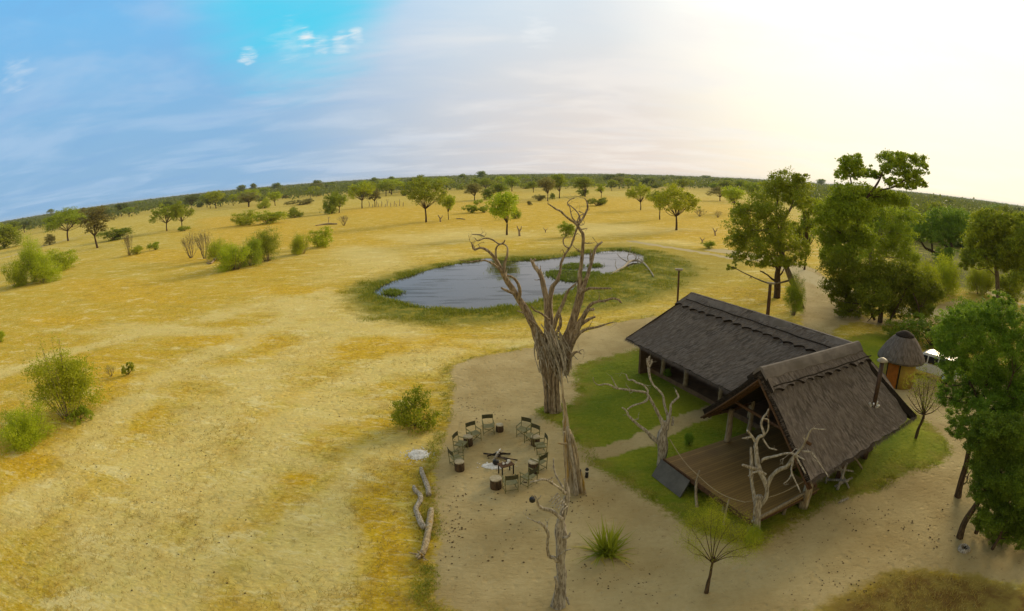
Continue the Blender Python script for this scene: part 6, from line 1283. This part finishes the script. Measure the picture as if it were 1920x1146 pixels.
for i, (dx, dy, r, h, lab) in enumerate(((.12, .12, .06, .13, 'white enamel jug at the back of the little dark table'), (-.10, -.05, .045, .08, 'white enamel mug at the front left of the little dark table'), (.05, .0, .045, .07, 'white enamel mug in the middle of the little dark table'))):
    e = empty('enamel_jug' if i == 0 else 'enamel_mug', TP+Vector((dx, dy, 0)), lab, 'jug' if i == 0 else 'mug'); t_ = MB(); t_.lathe([(r*.8, 0), (r, .01), (r, h), (r*.9, h), (r*.85, .02)], 14); t_.build('body', ENAMEL, e, True)
    t_ = MB(); t_.tube([(r, 0, h*.8), (r+.035, 0, h*.6), (r, 0, h*.25)], .007, 6); t_.build('handle', ENAMEL, e)
e = empty('cushion', gp(957, 919)+Vector((0, 0, 0)), 'x', 'cushion'); bpy.data.objects.remove(e)
for x, y, lab in ((1086, 893, 'small black path lantern left of its twin by the hollow trunk'), (1100, 895, 'small black path lantern with a pale band, right of its twin')):
    e = empty('path_lantern', gp(x, y), lab, 'lantern', 'path lanterns'); t_ = MB(); t_.lathe([(.07, 0), (.075, .02), (.07, .26), (.05, .28)], 12); t_.build('base', BLACK, e, True)
    if x == 1100: t_ = MB(); t_.lathe([(.055, .28), (.06, .285), (.06, .36), (.055, .365)], 12); t_.build('glass', ENAMEL, e, True)
    t_ = MB(); t_.lathe([(.08, .36 if x == 1100 else .27), (.085, .39 if x == 1100 else .30), (.05, .46 if x == 1100 else .36), (.01, .48 if x == 1100 else .38)], 12); t_.build('cap', BLACK, e, True)
hp = near.p(998, 937, -.75)+near.b
e = empty('hanging_tin', hp, 'black tin hanging from the tip of the grey tree branch', 'tin'); t_ = MB(); t_.lathe([(.05, -.07), (.075, -.05), (.08, .03), (.06, .06)], 12); t_.build('tin', BLACK, e, True)
t_ = MB(); t_.tube([(-.05, 0, .05), (0, 0, .13), (.05, 0, .05)], .005, 5); t_.build('handle', BLACK, e)
# hollow ring of old wood near the thorn trees
c = gp(1808, 1030); t_ = MB(); n = 26; V_ = []
for ri, z in ((.30, .0), (.27, .10), (.20, .13), (.15, .08), (.13, -.02)):
    for k in range(n): a = 2*PI*k/n; w_ = 1+.25*noise.noise(Vector((math.cos(a)*1.5, math.sin(a)*1.5, ri))); V_.append((math.cos(a)*ri*w_, math.sin(a)*ri*w_*.85, z+.04*noise.noise(Vector((math.cos(a)*4, math.sin(a)*4, ri)))))
t_.add(V_, [(i*n+k, i*n+(k+1) % n, (i+1)*n+(k+1) % n, (i+1)*n+k) for i in range(4) for k in range(n)])
e = empty('hollow_stump', c, 'low hollow ring of grey weathered wood at the foot of the lower thorn tree', 'stump'); t_.build('ring', BARK_SILVER, e, True)
t_ = MB()
for k in range(14): q = Vector(rg3.normal(size=3)).normalized(); t_.tube([q*.04, q*.12+Vector((0, 0, .03))], .014, 5)
t_.build('debris', CHAR, e)
# litter nobody could count: dung, dead leaves and chips on the sand
rl = np.random.default_rng(31); PX = []
for x0, y0, sx, sy, n in ((905, 760, 60, 30, 90), (850, 980, 20, 90, 70), (1090, 940, 60, 30, 60), (1160, 1075, 60, 35, 90), (1640, 970, 90, 30, 50), (1560, 1090, 70, 30, 120), (940, 990, 70, 90, 70), (1240, 1060, 90, 60, 80), (1730, 1000, 80, 60, 60), (1480, 1040, 120, 40, 60), (1460, 560, 60, 20, 60), (300, 900, 260, 200, 260), (600, 820, 240, 160, 200)):
    for _ in range(n):
        x, y = x0+rl.normal()*sx*.6, y0+rl.normal()*sy*.6
        if y > 440: PX.append(tuple(gp(min(max(x, -60), 1980), min(y, 1180))))
P = np.array(PX); s_ = rl.uniform(.012, .05, (len(P), 1)); oct_ = np.array([[1, 0, 0], [0, 1, 0], [-1, 0, 0], [0, -1, 0], [0, 0, .7]])
V_ = (P[:, None]+oct_[None]*s_[:, None]*rl.uniform(.6, 1.4, (len(P), 5, 1))).reshape(-1, 3); Q_ = (np.arange(len(P))[:, None, None]*5+np.array([[0, 1, 4], [1, 2, 4], [2, 3, 4], [3, 0, 4]])[None]).reshape(-1, 3)
LIT = mottled('litter', (0.13, 0.085, 0.035), (0.06, 0.04, 0.02), 5, 0.95, 0, 0.0)
o = link('ground_litter', np_mesh('ground_litter', V_, Q_), LIT); o['kind'] = 'stuff'; o['label'] = 'dung and dead leaf scraps scattered on sand and grass'

# ---- thin haze in the air
m = bpy.data.materials.new('haze'); m.use_nodes = True; nt = m.node_tree; nt.nodes.clear()
pv = node(nt, 'ShaderNodeVolumePrincipled', {'Color': (0.80, 0.88, 1.0, 1.0), 'Density': 0.00008, 'Anisotropy': 0.0}); out = nt.nodes.new('ShaderNodeOutputMaterial'); nt.links.new(pv.outputs[0], out.inputs['Volume'])
t_ = MB(); t_.box((0, 0, 9.0), (18400, 18400, 24.0)); hz_ = t_.build('haze', m); hz_['kind'] = 'stuff'; hz_.location = (0, 0, 0)
SC.cycles.volume_bounces = 0
